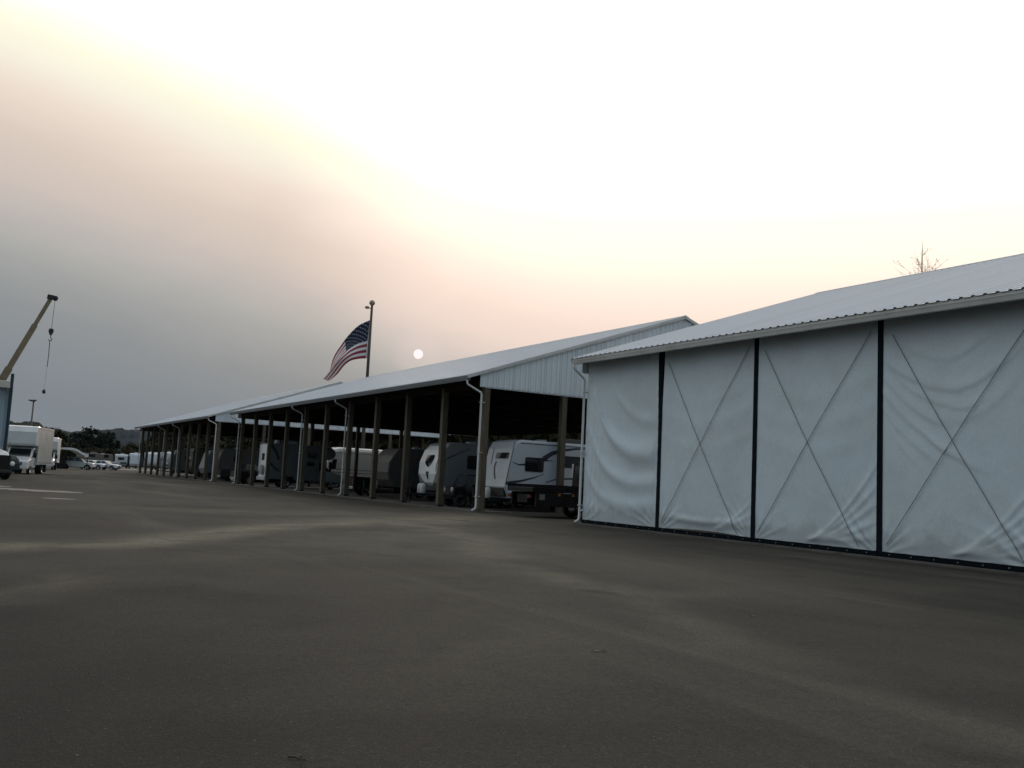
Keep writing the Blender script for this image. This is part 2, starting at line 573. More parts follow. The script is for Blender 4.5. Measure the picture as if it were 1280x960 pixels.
def thing(name, label, cat, loc=(0, 0, 0), rz=0.0, group=None):
    o = bpy.data.objects.new(name, None)
    o.empty_display_size = .3
    col.objects.link(o)
    o.location = loc
    o.rotation_euler = (0, 0, rz)
    return tag(o, label, cat, group)


def smooth01(x):
    x = max(0.0, min(1.0, x))
    return x * x * (3 - 2 * x)


# ------------------------------------------------------------------ the ground
g = MB()
g.add([(-3600, -600, -.02), (3600, -600, -.02), (3600, 3600, -.02), (-3600, 3600, -.02)], [(0, 1, 2, 3)])
tag(g.build('ground', earth), kind='structure')
g = MB()
xs_ = [-90, -60, -40, -25, -15] + [-10 + .35 * i for i in range(89)] + [24, 30, 38, 46]
ys_ = [-80, -50, -30, -15, -6] + [.35 * i for i in range(100)] + [38, 44, 52, 64, 80, 100, 130, 176]
nx_ = len(xs_)
g.add([(x, y, 0) for y in ys_ for x in xs_], [(j * nx_ + i, j * nx_ + i + 1, (j + 1) * nx_ + i + 1, (j + 1) * nx_ + i) for j in range(len(ys_) - 1) for i in range(nx_ - 1)])
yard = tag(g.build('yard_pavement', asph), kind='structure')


def seg_dist(px, py, pl):
    best, bt_ = 1e9, 0
    for k in range(len(pl) - 1):
        (ax, ay), (bx, by) = pl[k], pl[k + 1]
        dx, dy = bx - ax, by - ay
        q = max(0, min(1, ((px - ax) * dx + (py - ay) * dy) / (dx * dx + dy * dy)))
        d = math.hypot(px - ax - q * dx, py - ay - q * dy)
        if d < best:
            best, bt_ = d, (k + q) / (len(pl) - 1)
    return best, bt_


DUST = [([(-4, 16.6), (.63, 17.7), (1.9, 18.0), (3.4, 18.9), (4.7, 20.9), (6.4, 23.4), (8.7, 25.3), (11.7, 27.2), (12.2, 25), (10.8, 19.5), (9.2, 16.2)], .95, .72),
        ([(8.7, 25.3), (11.7, 27.6), (15, 29.6), (18.5, 34)], 2.2, .66), ([(5.5, 16), (9, 21), (13, 25), (17, 31)], 4.0, .26), ([(5.5, 8.5), (7.5, 12.5), (10, 17)], 2.4, .16),
        ([(8.6, 15.2), (8.3, 12.6), (8.2, 10.6), (9.2, 10.3)], .55, .40),
        ([(9.0, 11.6), (7.6, 9.2), (6.7, 7.3), (6.6, 5.9)], .5, .28),
        ([(-.6, 10.3), (.45, 11.1), (1.0, 12.4), (1.5, 13.4)], .45, .34),
        ([(4.5, 33), (9, 31), (14, 34)], 1.8, .30), ([(3.0, 6.0), (4.6, 7.2), (6.2, 9.0)], .8, .15)]
STAIN_VIGNETTE = [(1.76, 7.17, .30, .16, .75), (1.80, 6.84, .22, .10, .45), (3.2, 6.9, .30, .16, .5), (4.38, 15.3, .5, .25, .4), (9.13, 23.4, .8, .4, .4), (.78, 11.75, .5, .5, .45), (1.2, 9.4, 1.8, 1.6, .30), (-.6, 6.0, 2.6, 6.0, .85), (13.2, 7.2, 4.6, 3.2, .80), (8.5, 3.0, 3.0, 2.4, .45), (16.6, 12.5, 3.4, 4.0, .45),  # small ones are stains; broad side ones also paint lens vignetting into the asphalt
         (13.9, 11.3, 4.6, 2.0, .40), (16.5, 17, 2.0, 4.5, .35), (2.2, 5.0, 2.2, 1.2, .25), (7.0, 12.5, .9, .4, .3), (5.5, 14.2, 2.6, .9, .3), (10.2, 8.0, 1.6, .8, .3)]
me_ = yard.data
da = me_.attributes.new('dust', 'FLOAT', 'POINT')
sa = me_.attributes.new('stain_vignette', 'FLOAT', 'POINT')
dl, sl_ = [], []
for v in me_.vertices:
    x, y = v.co.x, v.co.y
    dd = ss = 0.0
    if -12 < x < 26 and -1 < y < 40:
        wx = .35 * noise.noise((x * .9, y * .9, 1)) + .12 * noise.noise((x * 2.7, y * 2.7, 2))
        for pl, w, a in DUST:
            d, q = seg_dist(x + wx, y + wx * .8, pl)
            dd = max(dd, a * math.exp(-(d / w) ** 2) * (.55 + .45 * math.sin(PI_ * min(1, max(0, q)))))
        for cx, cy, rx, ry, a in STAIN_VIGNETTE:
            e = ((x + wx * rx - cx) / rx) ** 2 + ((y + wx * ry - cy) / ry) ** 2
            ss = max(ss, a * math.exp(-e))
    dl.append(dd)
    sl_.append(ss)
da.data.foreach_set('value', dl)
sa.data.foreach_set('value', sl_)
g = MB()
g.add([(46, -80, -.004), (66, -80, -.004), (66, 176, -.004), (46, 176, -.004)], [(0, 1, 2, 3)])
g.add([(-90, 176, -.004), (66, 176, -.004), (66, 250, -.004), (-90, 250, -.004)], [(0, 1, 2, 3)])
tag(g.build('gravel_yard', gravm), kind='structure')


def blob_patch(x0, y0, x1, y1, hw, seed, n=26):
    """a long worn patch from (x0,y0) to (x1,y1)"""
    rnd = random.Random(seed)
    d = Vector((x1 - x0, y1 - y0))
    L = d.length
    d.normalize()
    nn = Vector((-d.y, d.x))
    up, dn = [], []
    for i in range(n + 1):
        u = i / n
        w = hw * (math.sin(math.pi * min(1, max(0, u))) ** .35) * (.7 + .5 * rnd.random())
        c = Vector((x0, y0)) + d * (L * u)
        up.append(c + nn * w)
        dn.append(c - nn * w * (.7 + .5 * rnd.random()))
    pts = up + dn[::-1]
    return [(p.x, p.y, .004) for p in pts]


g = MB()
for a in ((-1.5, 53.5, 1.9, 50.5, 1.0, 1), (0.6, 48.6, 4.6, 45.4, 1.1, 2), (2.6, 38.6, 3.6, 37.8, .42, 3)):
    p = blob_patch(*a)
    n = len(p) // 2
    g.add(p, [(i, i + 1, len(p) - 2 - i, len(p) - 1 - i) for i in range(n - 1)])
tag(g.build('worn_concrete_patch', patchm), kind='structure')

# ------------------------------------------------------------------ sheds
XF, XR, ZR, SL = 20.3, 11.8, 10.6, 0.347     # front posts, ridge (local x), ridge height, slope
DEP = 23.6


def roof_z(x):
    return ZR - SL * abs(XR - x)


def rib_sheet(bay_w, xe, over=.06):
    """one ribbed sheet from eave to ridge; local y 0..bay_w, three trapezoid ribs"""
    p = []
    rib = bay_w / 3
    for k in range(3):
        c = rib * (k + .5)
        p += [(c - .060, 0), (c - .030, .030), (c + .030, .030), (c + .060, 0)]
    p = [(0, 0)] + p + [(bay_w, 0)]
    b = MB()
    n = len(p)
    vs = []
    xs = (xe - over, XR)
    for x in xs:
        vs += [(x, y, roof_z(x) + h + .03) for y, h in p]
    fs = [(i, n + i, n + i + 1, i + 1) for i in range(n - 1)]
    fs = [f[::-1] for f in fs]
    b.add(vs, fs)
    return b.mesh('roof_sheet', roofm)


def make_shed(name, label, y0, bay, nb, xe, spouts, gposts0, gposts1, curtains=False):
    L = bay * nb
    root = thing(name, label, 'storage shed', (XF, y0, 0), 0)
    MB().box(-.35, DEP + .3, -.1, L + .1, -.05, .05).build('floor_slab', slabm, root)
    # posts
    pm = MB().box(-.14, .14, -.14, .14, 0, 5.9).mesh('post', wood)
    for k in range(nb + 1):
        y = min(max(k * bay, .14), L - .14)
        inst('post', pm, root, (.14, y, .05))
        inst('post', pm, root, (DEP - .14, y, .05))
    for x in gposts0:
        inst('post', pm, root, (x, .14, .05))
    for x in gposts1:
        inst('post', pm, root, (x, L - .14, .05))
    bm_ = MB()
    bm_.box(-.155, .155, -.155, .155, -.01, .10)
    bs_ = bm_.mesh('post_shoe', dsteel)
    for k in range(nb + 1):
        inst('post_shoe', bs_, root, (.14, min(max(k * bay, .16), L - .16), .06))
    # header beams and trusses
    for x0, x1 in ((.0, .28), (DEP - .28, DEP)):
        zt = roof_z(x0 if x0 < XR else x1) - .16
        MB().box(x0 + .03, x1 - .03, .05, L - .05, 5.74, min(zt, 6.2)).build('header_beam', dwood, root)
    t = MB()
    t.box(.3, DEP - .3, -.06, .06, 5.72, 5.95)
    t.beam((.3, 0, roof_z(.3) - .27), (XR, 0, ZR - .27), .1, .2)
    t.beam((DEP - .3, 0, roof_z(.3) - .27), (XR, 0, ZR - .27), .1, .2)
    for a, b_ in ((4, 6.0), (8.0, 6.0), (8.0, XR), (15.6, XR), (15.6, 17.6), (19.6, 17.6)):
        t.beam((a, 0, 5.95), (b_, 0, roof_z(b_) - .33), .08, .14)
    tm = t.mesh('truss', dwood)
    for k in range(nb + 1):
        inst('truss', tm, root, (0, min(max(k * bay, .36), L - .36), 0))
    # ceiling under the steel, purlins
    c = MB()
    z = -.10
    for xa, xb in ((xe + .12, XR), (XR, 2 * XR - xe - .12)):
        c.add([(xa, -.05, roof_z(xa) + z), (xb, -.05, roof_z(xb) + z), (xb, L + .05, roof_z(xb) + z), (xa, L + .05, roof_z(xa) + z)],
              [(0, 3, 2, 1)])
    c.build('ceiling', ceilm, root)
    pr = MB()
    for i in range(1, 9):
        for sgn in (0, 1):
            x = xe + .4 + (XR - xe - .6) * i / 9
            zz = roof_z(x) - .17
            x = x if sgn == 0 else 2 * XR - x
            pr.box(x - .04, x + .04, 0, L, zz - .07, zz + .06)
    pr.build('purlins', dwood, root)
    # roof: ribbed sheets on the front slope (each one a part), the rear slope as a mirrored set
    ns = nb * 5
    w = (L + .24) / ns
    sm = rib_sheet(w, xe)
    for k in range(ns):
        inst('roof_sheet', sm, root, (0, -.12 + w * k, 0))
    back = MB()
    xb = 2 * XR - xe
    back.add([(XR, -.12, ZR + .03), (xb, -.12, roof_z(xb) + .03), (xb, L + .12, roof_z(xb) + .03), (XR, L + .12, ZR + .03)], [(0, 1, 2, 3)])
    back.build('rear_roof', roofm, root)
    rc = MB()
    k_ = .24
    rc.prism([(XR - k_, ZR - SL * k_ + .05), (XR - k_, ZR - SL * k_ + .078), (XR, ZR + .085), (XR + k_, ZR - SL * k_ + .078), (XR + k_, ZR - SL * k_ + .05), (XR, ZR + .06)], -.13, L + .13)
    rc.build('ridge_cap', gutm, root)
    # gutter (K profile) with a fascia behind it
    ze = roof_z(xe)
    prof = [(xe - .02, ze + .012), (xe - .02, ze - .07), (xe - .005, ze - .10), (xe + .02, ze - .19), (xe + .14, ze - .19), (xe + .14, ze - .03), (xe + .125, ze - .03), (xe + .125, ze - .165), (xe + .03, ze - .165), (xe, ze - .05)]
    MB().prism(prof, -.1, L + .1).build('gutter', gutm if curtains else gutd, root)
    MB().box(xe + .142, xe + .18, -.08, L + .08, ze - .17, ze - .01).build('fascia_board', dwood, root)
    # rake trim along both gables
    for yy in (-.135, L + .135):
        for sx in (-1, 1):
            xo = XR + sx * (XR - xe + .02)
            MB().beam((XR, yy, ZR - .03), (xo, yy, roof_z(xo) - .03), .02, .15).build('rake_trim', gutm, root)
    # gable cladding: one ribbed panel after another
    for yy, sgn in ((-.03, -1), (L + .03, 1)):
        x = -.30
        pw = .87
        while x < DEP + .25:
            x1 = min(x + pw, DEP + .3)
            if x < XR < x1:
                x1 = XR
            b = MB()
            pts = [(x, 0), (x + .05, .0)]
            n = 3
            stp = (x1 - x) / n
            pts = []
            for k in range(n):
                c0 = x + stp * (k + .5)
                pts += [(c0 - .055, 0), (c0 - .03, .016), (c0 + .03, .016), (c0 + .055, 0)]
            pts = [(x, 0)] + pts + [(x1 - .008, 0)]
            vs = []
            for px, d in pts:
                vs += [(px, yy + sgn * d, 5.73), (px, yy + sgn * d, roof_z(px) - .02)]
            fs = [(2 * i, 2 * i + 2, 2 * i + 3, 2 * i + 1) for i in range(len(pts) - 1)]
            if sgn > 0:
                fs = [f[::-1] for f in fs]
            b.add(vs, fs)
            b.build('gable_panel', clad, root)
            x = x1
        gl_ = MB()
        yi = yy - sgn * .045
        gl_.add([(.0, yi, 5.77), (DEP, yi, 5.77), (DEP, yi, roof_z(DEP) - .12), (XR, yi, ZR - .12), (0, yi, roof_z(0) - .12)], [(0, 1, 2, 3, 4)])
        gl_.build('gable_dark_sheet', ceilm, root)  # dark sheet added so the gable's inside stays dark
        MB().box(.02, DEP - .02, yy - .02 - sgn * .02, yy + .02 - sgn * .02, 5.705, 5.76).build('gable_base_trim', clad, root)
    # downspouts
    for k in spouts:
        y = min(max(k * bay, .02), L - .02)
        if curtains:
            y = L + .03 if k == nb else y
        d = MB()
        xo = -.17
        d.tube([(xe + .06, y, ze - .18), (xe + .06, y, ze - .32), (xe + .10, y, ze - .38), (xo - .05, y, ze - .68), (xo, y, ze - .76), (xo, y, .26), (xo - .03, y, .16), (xo - .19, y, .07)], .046, 8)
        dn = d.build('downspout', spoutm, root, smooth=True)
        for zz in (.7, 2.7, 5.0):
            MB().box(xo - .07, .0, y - .068, y + .068, zz, zz + .03).build('bracket', gutm, dn)
    return root, L


make_shed('storage_shed', 'open-sided shed with white steel gable, trailers parked between its timber posts', 37.1, 4.388, 10, -1.0,
          (0, 4, 6, 10), (4.45, 8.9, 13.3, 17.7), (6.36, 10.75, 15.1, 19.4))
make_shed('storage_shed', 'farthest open shed, lower in view, reaching the distant parked trailers', 89.5, 4.41, 10, -1.0,
          (0, 4, 6, 10), (4.45, 8.9, 13.3, 17.7), (4.45, 8.9, 13.3, 17.7))
XR, ZR, SL, DEP = 12.8, 10.78, .3365, 25.6
T0 = 28.85 - 44.0
tshed, TL = make_shed('storage_shed', 'big shed closed off with white fabric curtains on the right', T0, 4.4, 10, -.75,
                      (0, 5, 10), (4.45, 8.9, 13.3, 17.7), (4.45, 8.9, 13.3, 17.7), curtains=True)


# fabric curtains: a real folded sheet per bay
def ridge(d, w):
    return math.exp(-(d / w) ** 2)


def poly_v(pl, u):
    n_ = len(pl) - 1
    for k in range(n_):
        if pl[k][0] <= u <= pl[k + 1][0]:
            p1, p2 = pl[k], pl[k + 1]
            p0, p3 = pl[max(0, k - 1)], pl[min(n_, k + 2)]
            m1 = (p2[1] - p0[1]) / max(1e-6, p2[0] - p0[0])
            m2 = (p3[1] - p1[1]) / max(1e-6, p3[0] - p1[0])
            h_ = p2[0] - p1[0]
            f_ = (u - p1[0]) / h_
            return ((2 * f_ ** 3 - 3 * f_ ** 2 + 1) * p1[1] + (f_ ** 3 - 2 * f_ ** 2 + f_) * h_ * m1 + (-2 * f_ ** 3 + 3 * f_ ** 2) * p2[1] + (f_ ** 3 - f_ ** 2) * h_ * m2)
    return None


FOLD4 = [([(.0, .69), (.10, .61), (.22, .535), (.38, .45), (.53, .385), (.74, .325)], .034, .020), ([(.0, .63), (.10, .53), (.20, .47), (.34, .40), (.50, .35)], .020, .016),
         ([(.0, .755), (.10, .68), (.20, .62), (.36, .55), (.52, .51)], .030, .020), ([(.0, .83), (.12, .765), (.26, .715), (.42, .68), (.53, .68), (.70, .735), (.82, .80), (.95, .88)], .036, .024),
         ([(.03, .80), (.14, .72), (.26, .66), (.42, .615), (.56, .60), (.72, .65)], .024, .018), ([(.14, .885), (.26, .835), (.38, .805), (.50, .81), (.64, .86), (.80, .93)], .026, .022),
         ([(.30, .60), (.45, .555), (.60, .565), (.78, .66), (.95, .79)], .020, .030), ([(.02, .58), (.12, .45), (.26, .36), (.36, .33)], .014, .014)]


def curtain_disp(kind, u, v):
    """u 0 at the left (far) edge, v 0 at the hem; metres outward"""
    e = min(1, min(u, 1 - u) / .05) * min(1, v / .03 + .25)
    h = .05 * math.sin(math.pi * u) * math.sin(math.pi * min(1, v * 1.02))
    n = noise.noise
    if kind == 1:
        for (a, b, k, u0, A, w) in ((.37, .42, 4.2, .16, .105, .034), (.22, .36, 4.6, .07, .075, .031), (.52, .36, 3.2, .36, .045, .024), (.10, .26, 6, .02, .05, .03), (.44, .46, 5.2, .10, .03, .03)):
            vc = a + b * math.exp(-k * max(0, u - u0)) + .10 * max(0, u - .7)
            if u > u0 - .1:
                h += A * ridge(v - vc, w * (1 + .8 * u)) * smooth01((u - u0 + .1) / .2)
        for du in (.08, .15, .21):
            h += .018 * ridge(u - du - .05 * v, .02) * smooth01((.85 - v) / .5)
    elif kind == 4:
        for i, (pl, A, w) in enumerate(FOLD4):
            uu = u + .015 * n((u * 4, v * 4, i))
            vc = poly_v(pl, uu)
            if vc is None:
                continue
            u0, u1 = pl[0][0], pl[-1][0]
            win = smooth01((u1 - uu) / .22) * (1 if u0 < .02 else smooth01((uu - u0) / .12))
            d = v - vc - .006 * n((u * 9, i * 2.0, 6))
            h += A * win * (.75 + .5 * n((u * 4 + i * 5, i, 4))) * math.exp(-(d / (w * (1.5 if d > 0 else .62))) ** 2)
    else:
        for i in range(3):
            vc = .80 - .14 * i - .10 * math.sin(math.pi * u) + .06 * n((kind * 3.1, i, 1))
            h += .010 * ridge(v - vc, .04)
    # wrinkles pulled into both bottom corners
    for cu, A0, ph in ((1.02, .032 if kind in (3, 4) else .022, kind), (-.02, .016 if kind != 2 else .020, kind + 3)):
        du, dv = (cu - u) * 4.2, (v + .02) * 5.8
        r = math.hypot(du, dv)
        th = math.atan2(dv, abs(du) + .001)
        R0 = (1.5 if kind in (3, 4) else 1.15) if cu > .5 else 1.0
        ph2 = th * (17 + kind % 3 * 3) + ph + 3.2 * n((r * .8, th * 2.5, ph))
        crest = 1 - abs(math.sin(ph2 * .5)) * 1.6          # sharp folds, flat between
        h += A0 * 1.3 * math.exp(-(r / R0) ** 2) * crest * smooth01(r / .25)
    if kind in (3, 4, 5):
        t_ = (u - .42) / .58
        if t_ > 0:
            for i, cc in enumerate((.035, .085, .14, .20, .27)):
                d = v - cc * t_ ** 1.5 * (1 + .35 * t_) - .012 - .01 * n((u * 5, i, 8))
                w = .008 + .010 * t_
                h += .026 * (.8 + .5 * n((i * 3.0, u * 3, kind))) * smooth01(t_ / .25) * math.exp(-(d / (w * (1.3 if d > 0 else .7))) ** 2)
    if kind == 2:
        for i, cc in enumerate((.05, .10, .16)):
            t_ = (u - .6) / .4
            if t_ > 0:
                d = v - cc * t_ ** 1.6 - .015
                h += .018 * smooth01(t_ / .3) * math.exp(-(d / (.008 + .008 * t_)) ** 2)
        h += .05 * ridge(v - .045 - .03 * (1 - math.sin(math.pi * u)), .018) * math.sin(math.pi * u)
    h += .018 * n((u * 2.2 + kind * 7, v * 2.4, 3.3)) + .007 * n((u * 7 + kind, v * 8, 1.7)) + .0025 * n((u * 22, v * 26 + kind, .4))
    # hanging stress folds from the top rope
    h += .008 * smooth01((v - .8) / .2) * math.sin(u * 46 + 2 * n((u * 3, kind, 0)))
    return h * (.3 + .7 * e)


bay = 4.4
CZ0, CZ1 = .17, 6.16
GA = .070
gm = MB().lathe([(.008, 0), (.008, .008), (.019, .008), (.019, 0)], 10, 'y').mesh('grommet', grom)
for k in range(10):
    yl = 44.0 - k * bay                  # left edge (far), local y
    yr = yl - bay
    kind = k + 1 if k < 4 else (3, 2, 5, 1, 4, 6)[k - 4]
    nu, nv = (104, 144) if k < 5 else (40, 56)
    b = MB()
    vs = []
    ga = .015 if k == 0 else GA
    for j in range(nv + 1):
        v = j / nv
        for i in range(nu + 1):
            u = i / nu
            gl = ga + (.0 if k == 0 else .012 * noise.noise((v * 3, k, 0)))
            gr_ = GA + .012 * noise.noise((v * 3, k, 5))
            if k == 0:
                gr_ += .13 * smooth01((v - .45) / .55)
            if k == 1:
                gl += .06 * smooth01((v - .55) / .45)
            zb = CZ0 + (.07 * math.sin(math.pi * u) if kind == 2 else .012 * math.sin(math.pi * u))
            y = yl - gl - (bay - gl - gr_) * u
            z = zb + (CZ1 - zb) * v
            vs.append((-.05 - curtain_disp(kind, u, v), y, z))
    fs = [(j * (nu + 1) + i, j * (nu + 1) + i + 1, (j + 1) * (nu + 1) + i + 1, (j + 1) * (nu + 1) + i) for j in range(nv) for i in range(nu)]
    b.add(vs, fs)
    cur = b.build('curtain', tarpm, tshed, smooth=True)
    # bottom webbing band with grommets
    bb = MB()
    seg = 22
    for i in range(seg):
        ya, yb = yl - .02 - (bay - .04) * i / seg, yl - .02 - (bay - .04) * (i + 1) / seg
        z0, z1 = .02 + .012 * noise.noise((i, k, 0)), .185 + .014 * noise.noise((i * .7, k, 4))
        z1b = .185 + .014 * noise.noise(((i + 1) * .7, k, 4))
        z0b = .02 + .012 * noise.noise((i + 1, k, 0))
        bb.add([(-.085, ya, z0), (-.085, yb, z0b), (-.115, yb, z1b), (-.115, ya, z1), (-.06, ya, z0), (-.06, yb, z0b), (-.09, yb, z1b), (-.09, ya, z1)],
               [(0, 1, 2, 3), (7, 6, 5, 4), (3, 2, 6, 7), (4, 5, 1, 0), (0, 3, 7, 4), (1, 5, 6, 2)])
    bb.build('hem_band', navy, cur)
    if k < 5:
        for i in range(7):
            inst('grommet', gm, cur, (-.118, yl - .35 - i * .62, .12), (0, 0, R(90)))
    # dark strip painting the shaded gap over the post at the right edge
    st = MB()
    for i in range(16):
        za, zb2 = .03 + 6.12 * i / 16, .03 + 6.12 * (i + 1) / 16
        st.box(-.072, -.02, yr - GA + .010 * noise.noise((i, k, 1)) - .012, yr + GA + .012 + (.08 * smooth01((i / 16 - .45) / .5) if k == 0 else 0), za, zb2 + .0005)
    st.build('gap_shade_strip', navy, cur)
    # crossed tie cords
    if k > 0:
        for (u0, v0, u1, v1) in ((.07, .93, .87, .015), (.95, .955, .035, .03)):
            pts = []
            for i in range(25):
                q = i / 24
                u, v = u0 + (u1 - u0) * q, v0 + (v1 - v0) * q
                y = yl - GA - (bay - 2 * GA) * u
                sag = .012 * math.sin(math.pi * q)
                pts.append((-.075 - max(curtain_disp(kind, u, v), .0) - .012, y, CZ0 + (CZ1 - CZ0) * v - sag))
            MB().tube(pts, .0085, 5).build('tie_cord', cordm, cur)

# ------------------------------------------------------------------ vehicle parts
WH = {}


def wheel(parent, x, y, r, w=.22, rim=steel, z=None):
    key = (round(r, 2), round(w, 2), rim.name)
    if key not in WH:
        t = MB().lathe([(r * .62, -w / 2), (r * .92, -w / 2), (r, -w * .36), (r, w * .36), (r * .92, w / 2), (r * .62, w / 2)], 24)
        tm = t.mesh('tyre', rubber, True)
        q = MB().lathe([(.0, w * .22), (r * .16, w * .24), (r * .2, w * .12), (r * .42, w * .10), (r * .5, w * .34), (r * .63, w * .46), (r * .65, w * .3)], 18)
        q.lathe([(r * .65, -w * .3), (r * .63, -w * .46), (r * .4, -w * .1), (0, -w * .1)], 18)
        for a in range(5):
            an = a * 2 * math.pi / 5
            q.cur = 1
            q.box(r * .28 * math.cos(an) - .03, r * .28 * math.cos(an) + .03, w * .1, w * .125, r * .28 * math.sin(an) - .03, r * .28 * math.sin(an) + .03)
        WH[key] = (tm, q.mesh('rim', [rim, rubber], False))
    tm, rm = WH[key]
    o = inst('wheel', tm, parent, (x, y, r if z is None else z), (0, 0, 0 if y > 0 else math.pi))
    inst('rim', rm, o)
    return o


def pane_on(parent, side, x, z, w, h, yw, frame=True, name='window', m=None):
    """window in a side wall at local y = side*yw"""
    s = side
    f = MB()
    y0, y1 = (yw - .03, yw + .018)
    if s < 0:
        y0, y1 = -y1, -y0
    c = .07
    pl = [(x - w / 2 + c, z - h / 2), (x + w / 2 - c, z - h / 2), (x + w / 2, z - h / 2 + c), (x + w / 2, z + h / 2 - c), (x + w / 2 - c, z + h / 2), (x - w / 2 + c, z + h / 2), (x - w / 2, z + h / 2 - c), (x - w / 2, z - h / 2 + c)]
    f.prism(pl, y0, y1)
    fr = f.build(name, blackp, parent)
    p = MB()
    k = .045
    yy = s * (yw + .021)
    q = [(x - w / 2 + k, yy, z - h / 2 + k), (x + w / 2 - k, yy, z - h / 2 + k), (x + w / 2 - k, yy, z + h / 2 - k), (x - w / 2 + k, yy, z + h / 2 - k)]
    p.add(q if s < 0 else q[::-1], [(0, 1, 2, 3)])
    p.build('pane', m or glass, fr)
    return fr


def decal(parent, side, yw, pts, m=swoosh, name='stripe'):
    y = side * (yw + .004)
    b = MB()
    vs = [(a, y, z) for a, z in pts]
    b.add(vs, [tuple(range(len(vs)))])
    return b.build(name, m, parent)


def ribbon(pts, w0, w1):
    """tapered ribbon polygon through (x,z) points"""
    up, dn = [], []
    n = len(pts)
    for i, p in enumerate(pts):
        a, c = Vector(pts[max(0, i - 1)]), Vector(pts[min(n - 1, i + 1)])
        d = (c - a).normalized()
        nn = Vector((-d.y, d.x))
        w = w0 + (w1 - w0) * i / (n - 1)
        up.append(tuple(Vector(p) + nn * w))
        dn.append(tuple(Vector(p) - nn * w))
    return up + dn[::-1]


def travel_trailer(label, loc, rz, L=7.6, W=2.45, H=3.3, body=rvw, nose='slant', stripes=(), wins=((1.6, 2.3, .9, .6), (-1.2, 2.3, 1.3, .6)), simple=False, group=None, capm=None, grille=False):
    root = thing('travel_trailer', label, 'travel trailer', loc, rz, group)
    h = L / 2
    if nose == 'slant':
        pr = [(-h, .62), (h - .25, .62), (h, 1.15), (h - .08, 1.45), (h - .42, H - .45), (h - .62, H - .1), (h - .9, H), (-h + .25, H), (-h, H - .25)]
    elif nose == 'cap':
        pr = [(-h, .62), (h - .55, .72), (h - .12, 1.15), (h, 1.6), (h - .06, 2.2), (h - .30, H - .45), (h - .62, H - .08), (h - .95, H), (-h + .25, H), (-h, H - .25)]
    else:
        pr = [(-h, .62), (h - .35, .62), (h - .05, .95), (h, 1.3), (h, H - .4), (h - .12, H - .12), (h - .4, H), (-h + .25, H), (-h, H - .25)]
    MB().prism(pr, -W / 2, W / 2, rnd=.09).build('body', body, root)
    MB().box(-h + .1, h - .5, -W / 2 + .12, W / 2 - .12, .42, .64).build('chassis', blackp, root)
    for y in (W / 2 - .14, -W / 2 + .14):
        for x in (-.25, -1.1):
            wheel(root, x, y, .36, .2)
    for s in (1, -1):
        f = MB()
        f.prism([(-1.62, .60), (-1.5, .86), (-1.1, .96), (-.25, .96), (.15, .86), (.27, .60)], s * W / 2 - .05 if s > 0 else -W / 2 - .02, W / 2 + .02 if s > 0 else -W / 2 + .05)
        f.build('fender_skirt', blackp, root)
        # skirt moulding
        b = MB()
        b.box(-h + .05, h - .45, s * W / 2 - .01, s * W / 2 + .012, .63, .72)
        b.build('skirt_moulding', blackp, root)
    if simple:
        for s in (1, -1):
            for (x, z, w, hh) in wins[:2]:
                pane_on(root, s, x, z, w, hh, W / 2)
    else:
        for (x, z, w, hh) in wins:
            pane_on(root, 1, x, z, w, hh, W / 2)
            pane_on(root, -1, x - .3, z, w, hh, W / 2)
        d = MB()
        d.box(.4, 1.08, -W / 2 - .018, -W / 2 + .02, .75, 2.6)
        dr = d.build('door', body, root)
        MB().box(.46, .52, -W / 2 - .05, -W / 2 - .018, 1.55, 1.68).build('handle', blackp, dr)
    for pts, w0, w1 in stripes:
        for s in (1, -1):
            decal(root, s, W / 2, ribbon(pts, w0, w1))
    if simple and nose == 'flat':
        MB().box(h - .01, h + .018, -.62, .62, 1.75, 2.35).build('front_window', glass, root, bevel=.02)
        MB().box(h - .06, h + .014, -W / 2 + .15, W / 2 - .15, 1.0, 1.32).build('rock_guard', dsteel, root, bevel=.02)
    # rear lamps, roof unit, vents, rails
    for s in (1, -1):
        MB().box(-h - .03, -h + .01, s * (W / 2 - .22) - .07, s * (W / 2 - .22) + .07, .95, 1.25).build('tail_light', redl, root)
    ac = MB()
    ac.prism([(-.75, H - .01), (.35, H - .01), (.28, H + .2), (.05, H + .27), (-.6, H + .27), (-.75, H + .2)], -.36, .36, rnd=.06)
    ac.build('air_conditioner', rvt, root)
    for x in (1.5, -2.3):
        if abs(x) < h - 1:
            MB().box(x - .2, x + .2, -.22, .22, H - .01, H + .12).build('roof_vent', rvw, root, bevel=.02)
    # tongue
    tg = MB()
    tg.beam((h - .5, .75, .52), (h + 1.0, .06, .52), .06, .12)
    tg.beam((h - .5, -.75, .52), (h + 1.0, -.06, .52), .06, .12)
    tg.beam((h + .9, 0, .52), (h + 1.25, 0, .55), .1, .1)
    tn = tg.build('tongue', blackp, root)
    MB().tube([(h + .95, 0, .06), (h + .95, 0, 1.05)], .04, 8).build('jack', dsteel, tn)
    if not simple:
        for y in (.17, -.17):
            MB().lathe([(0, .55), (.13, .56), (.155, .62), (.155, .98), (.1, 1.06), (.05, 1.1), (0, 1.1)], 12, 'z', (h + .28, y, 0)).build('propane_tank', gutm, tn, smooth=True)
    root['_h'] = h
    return root


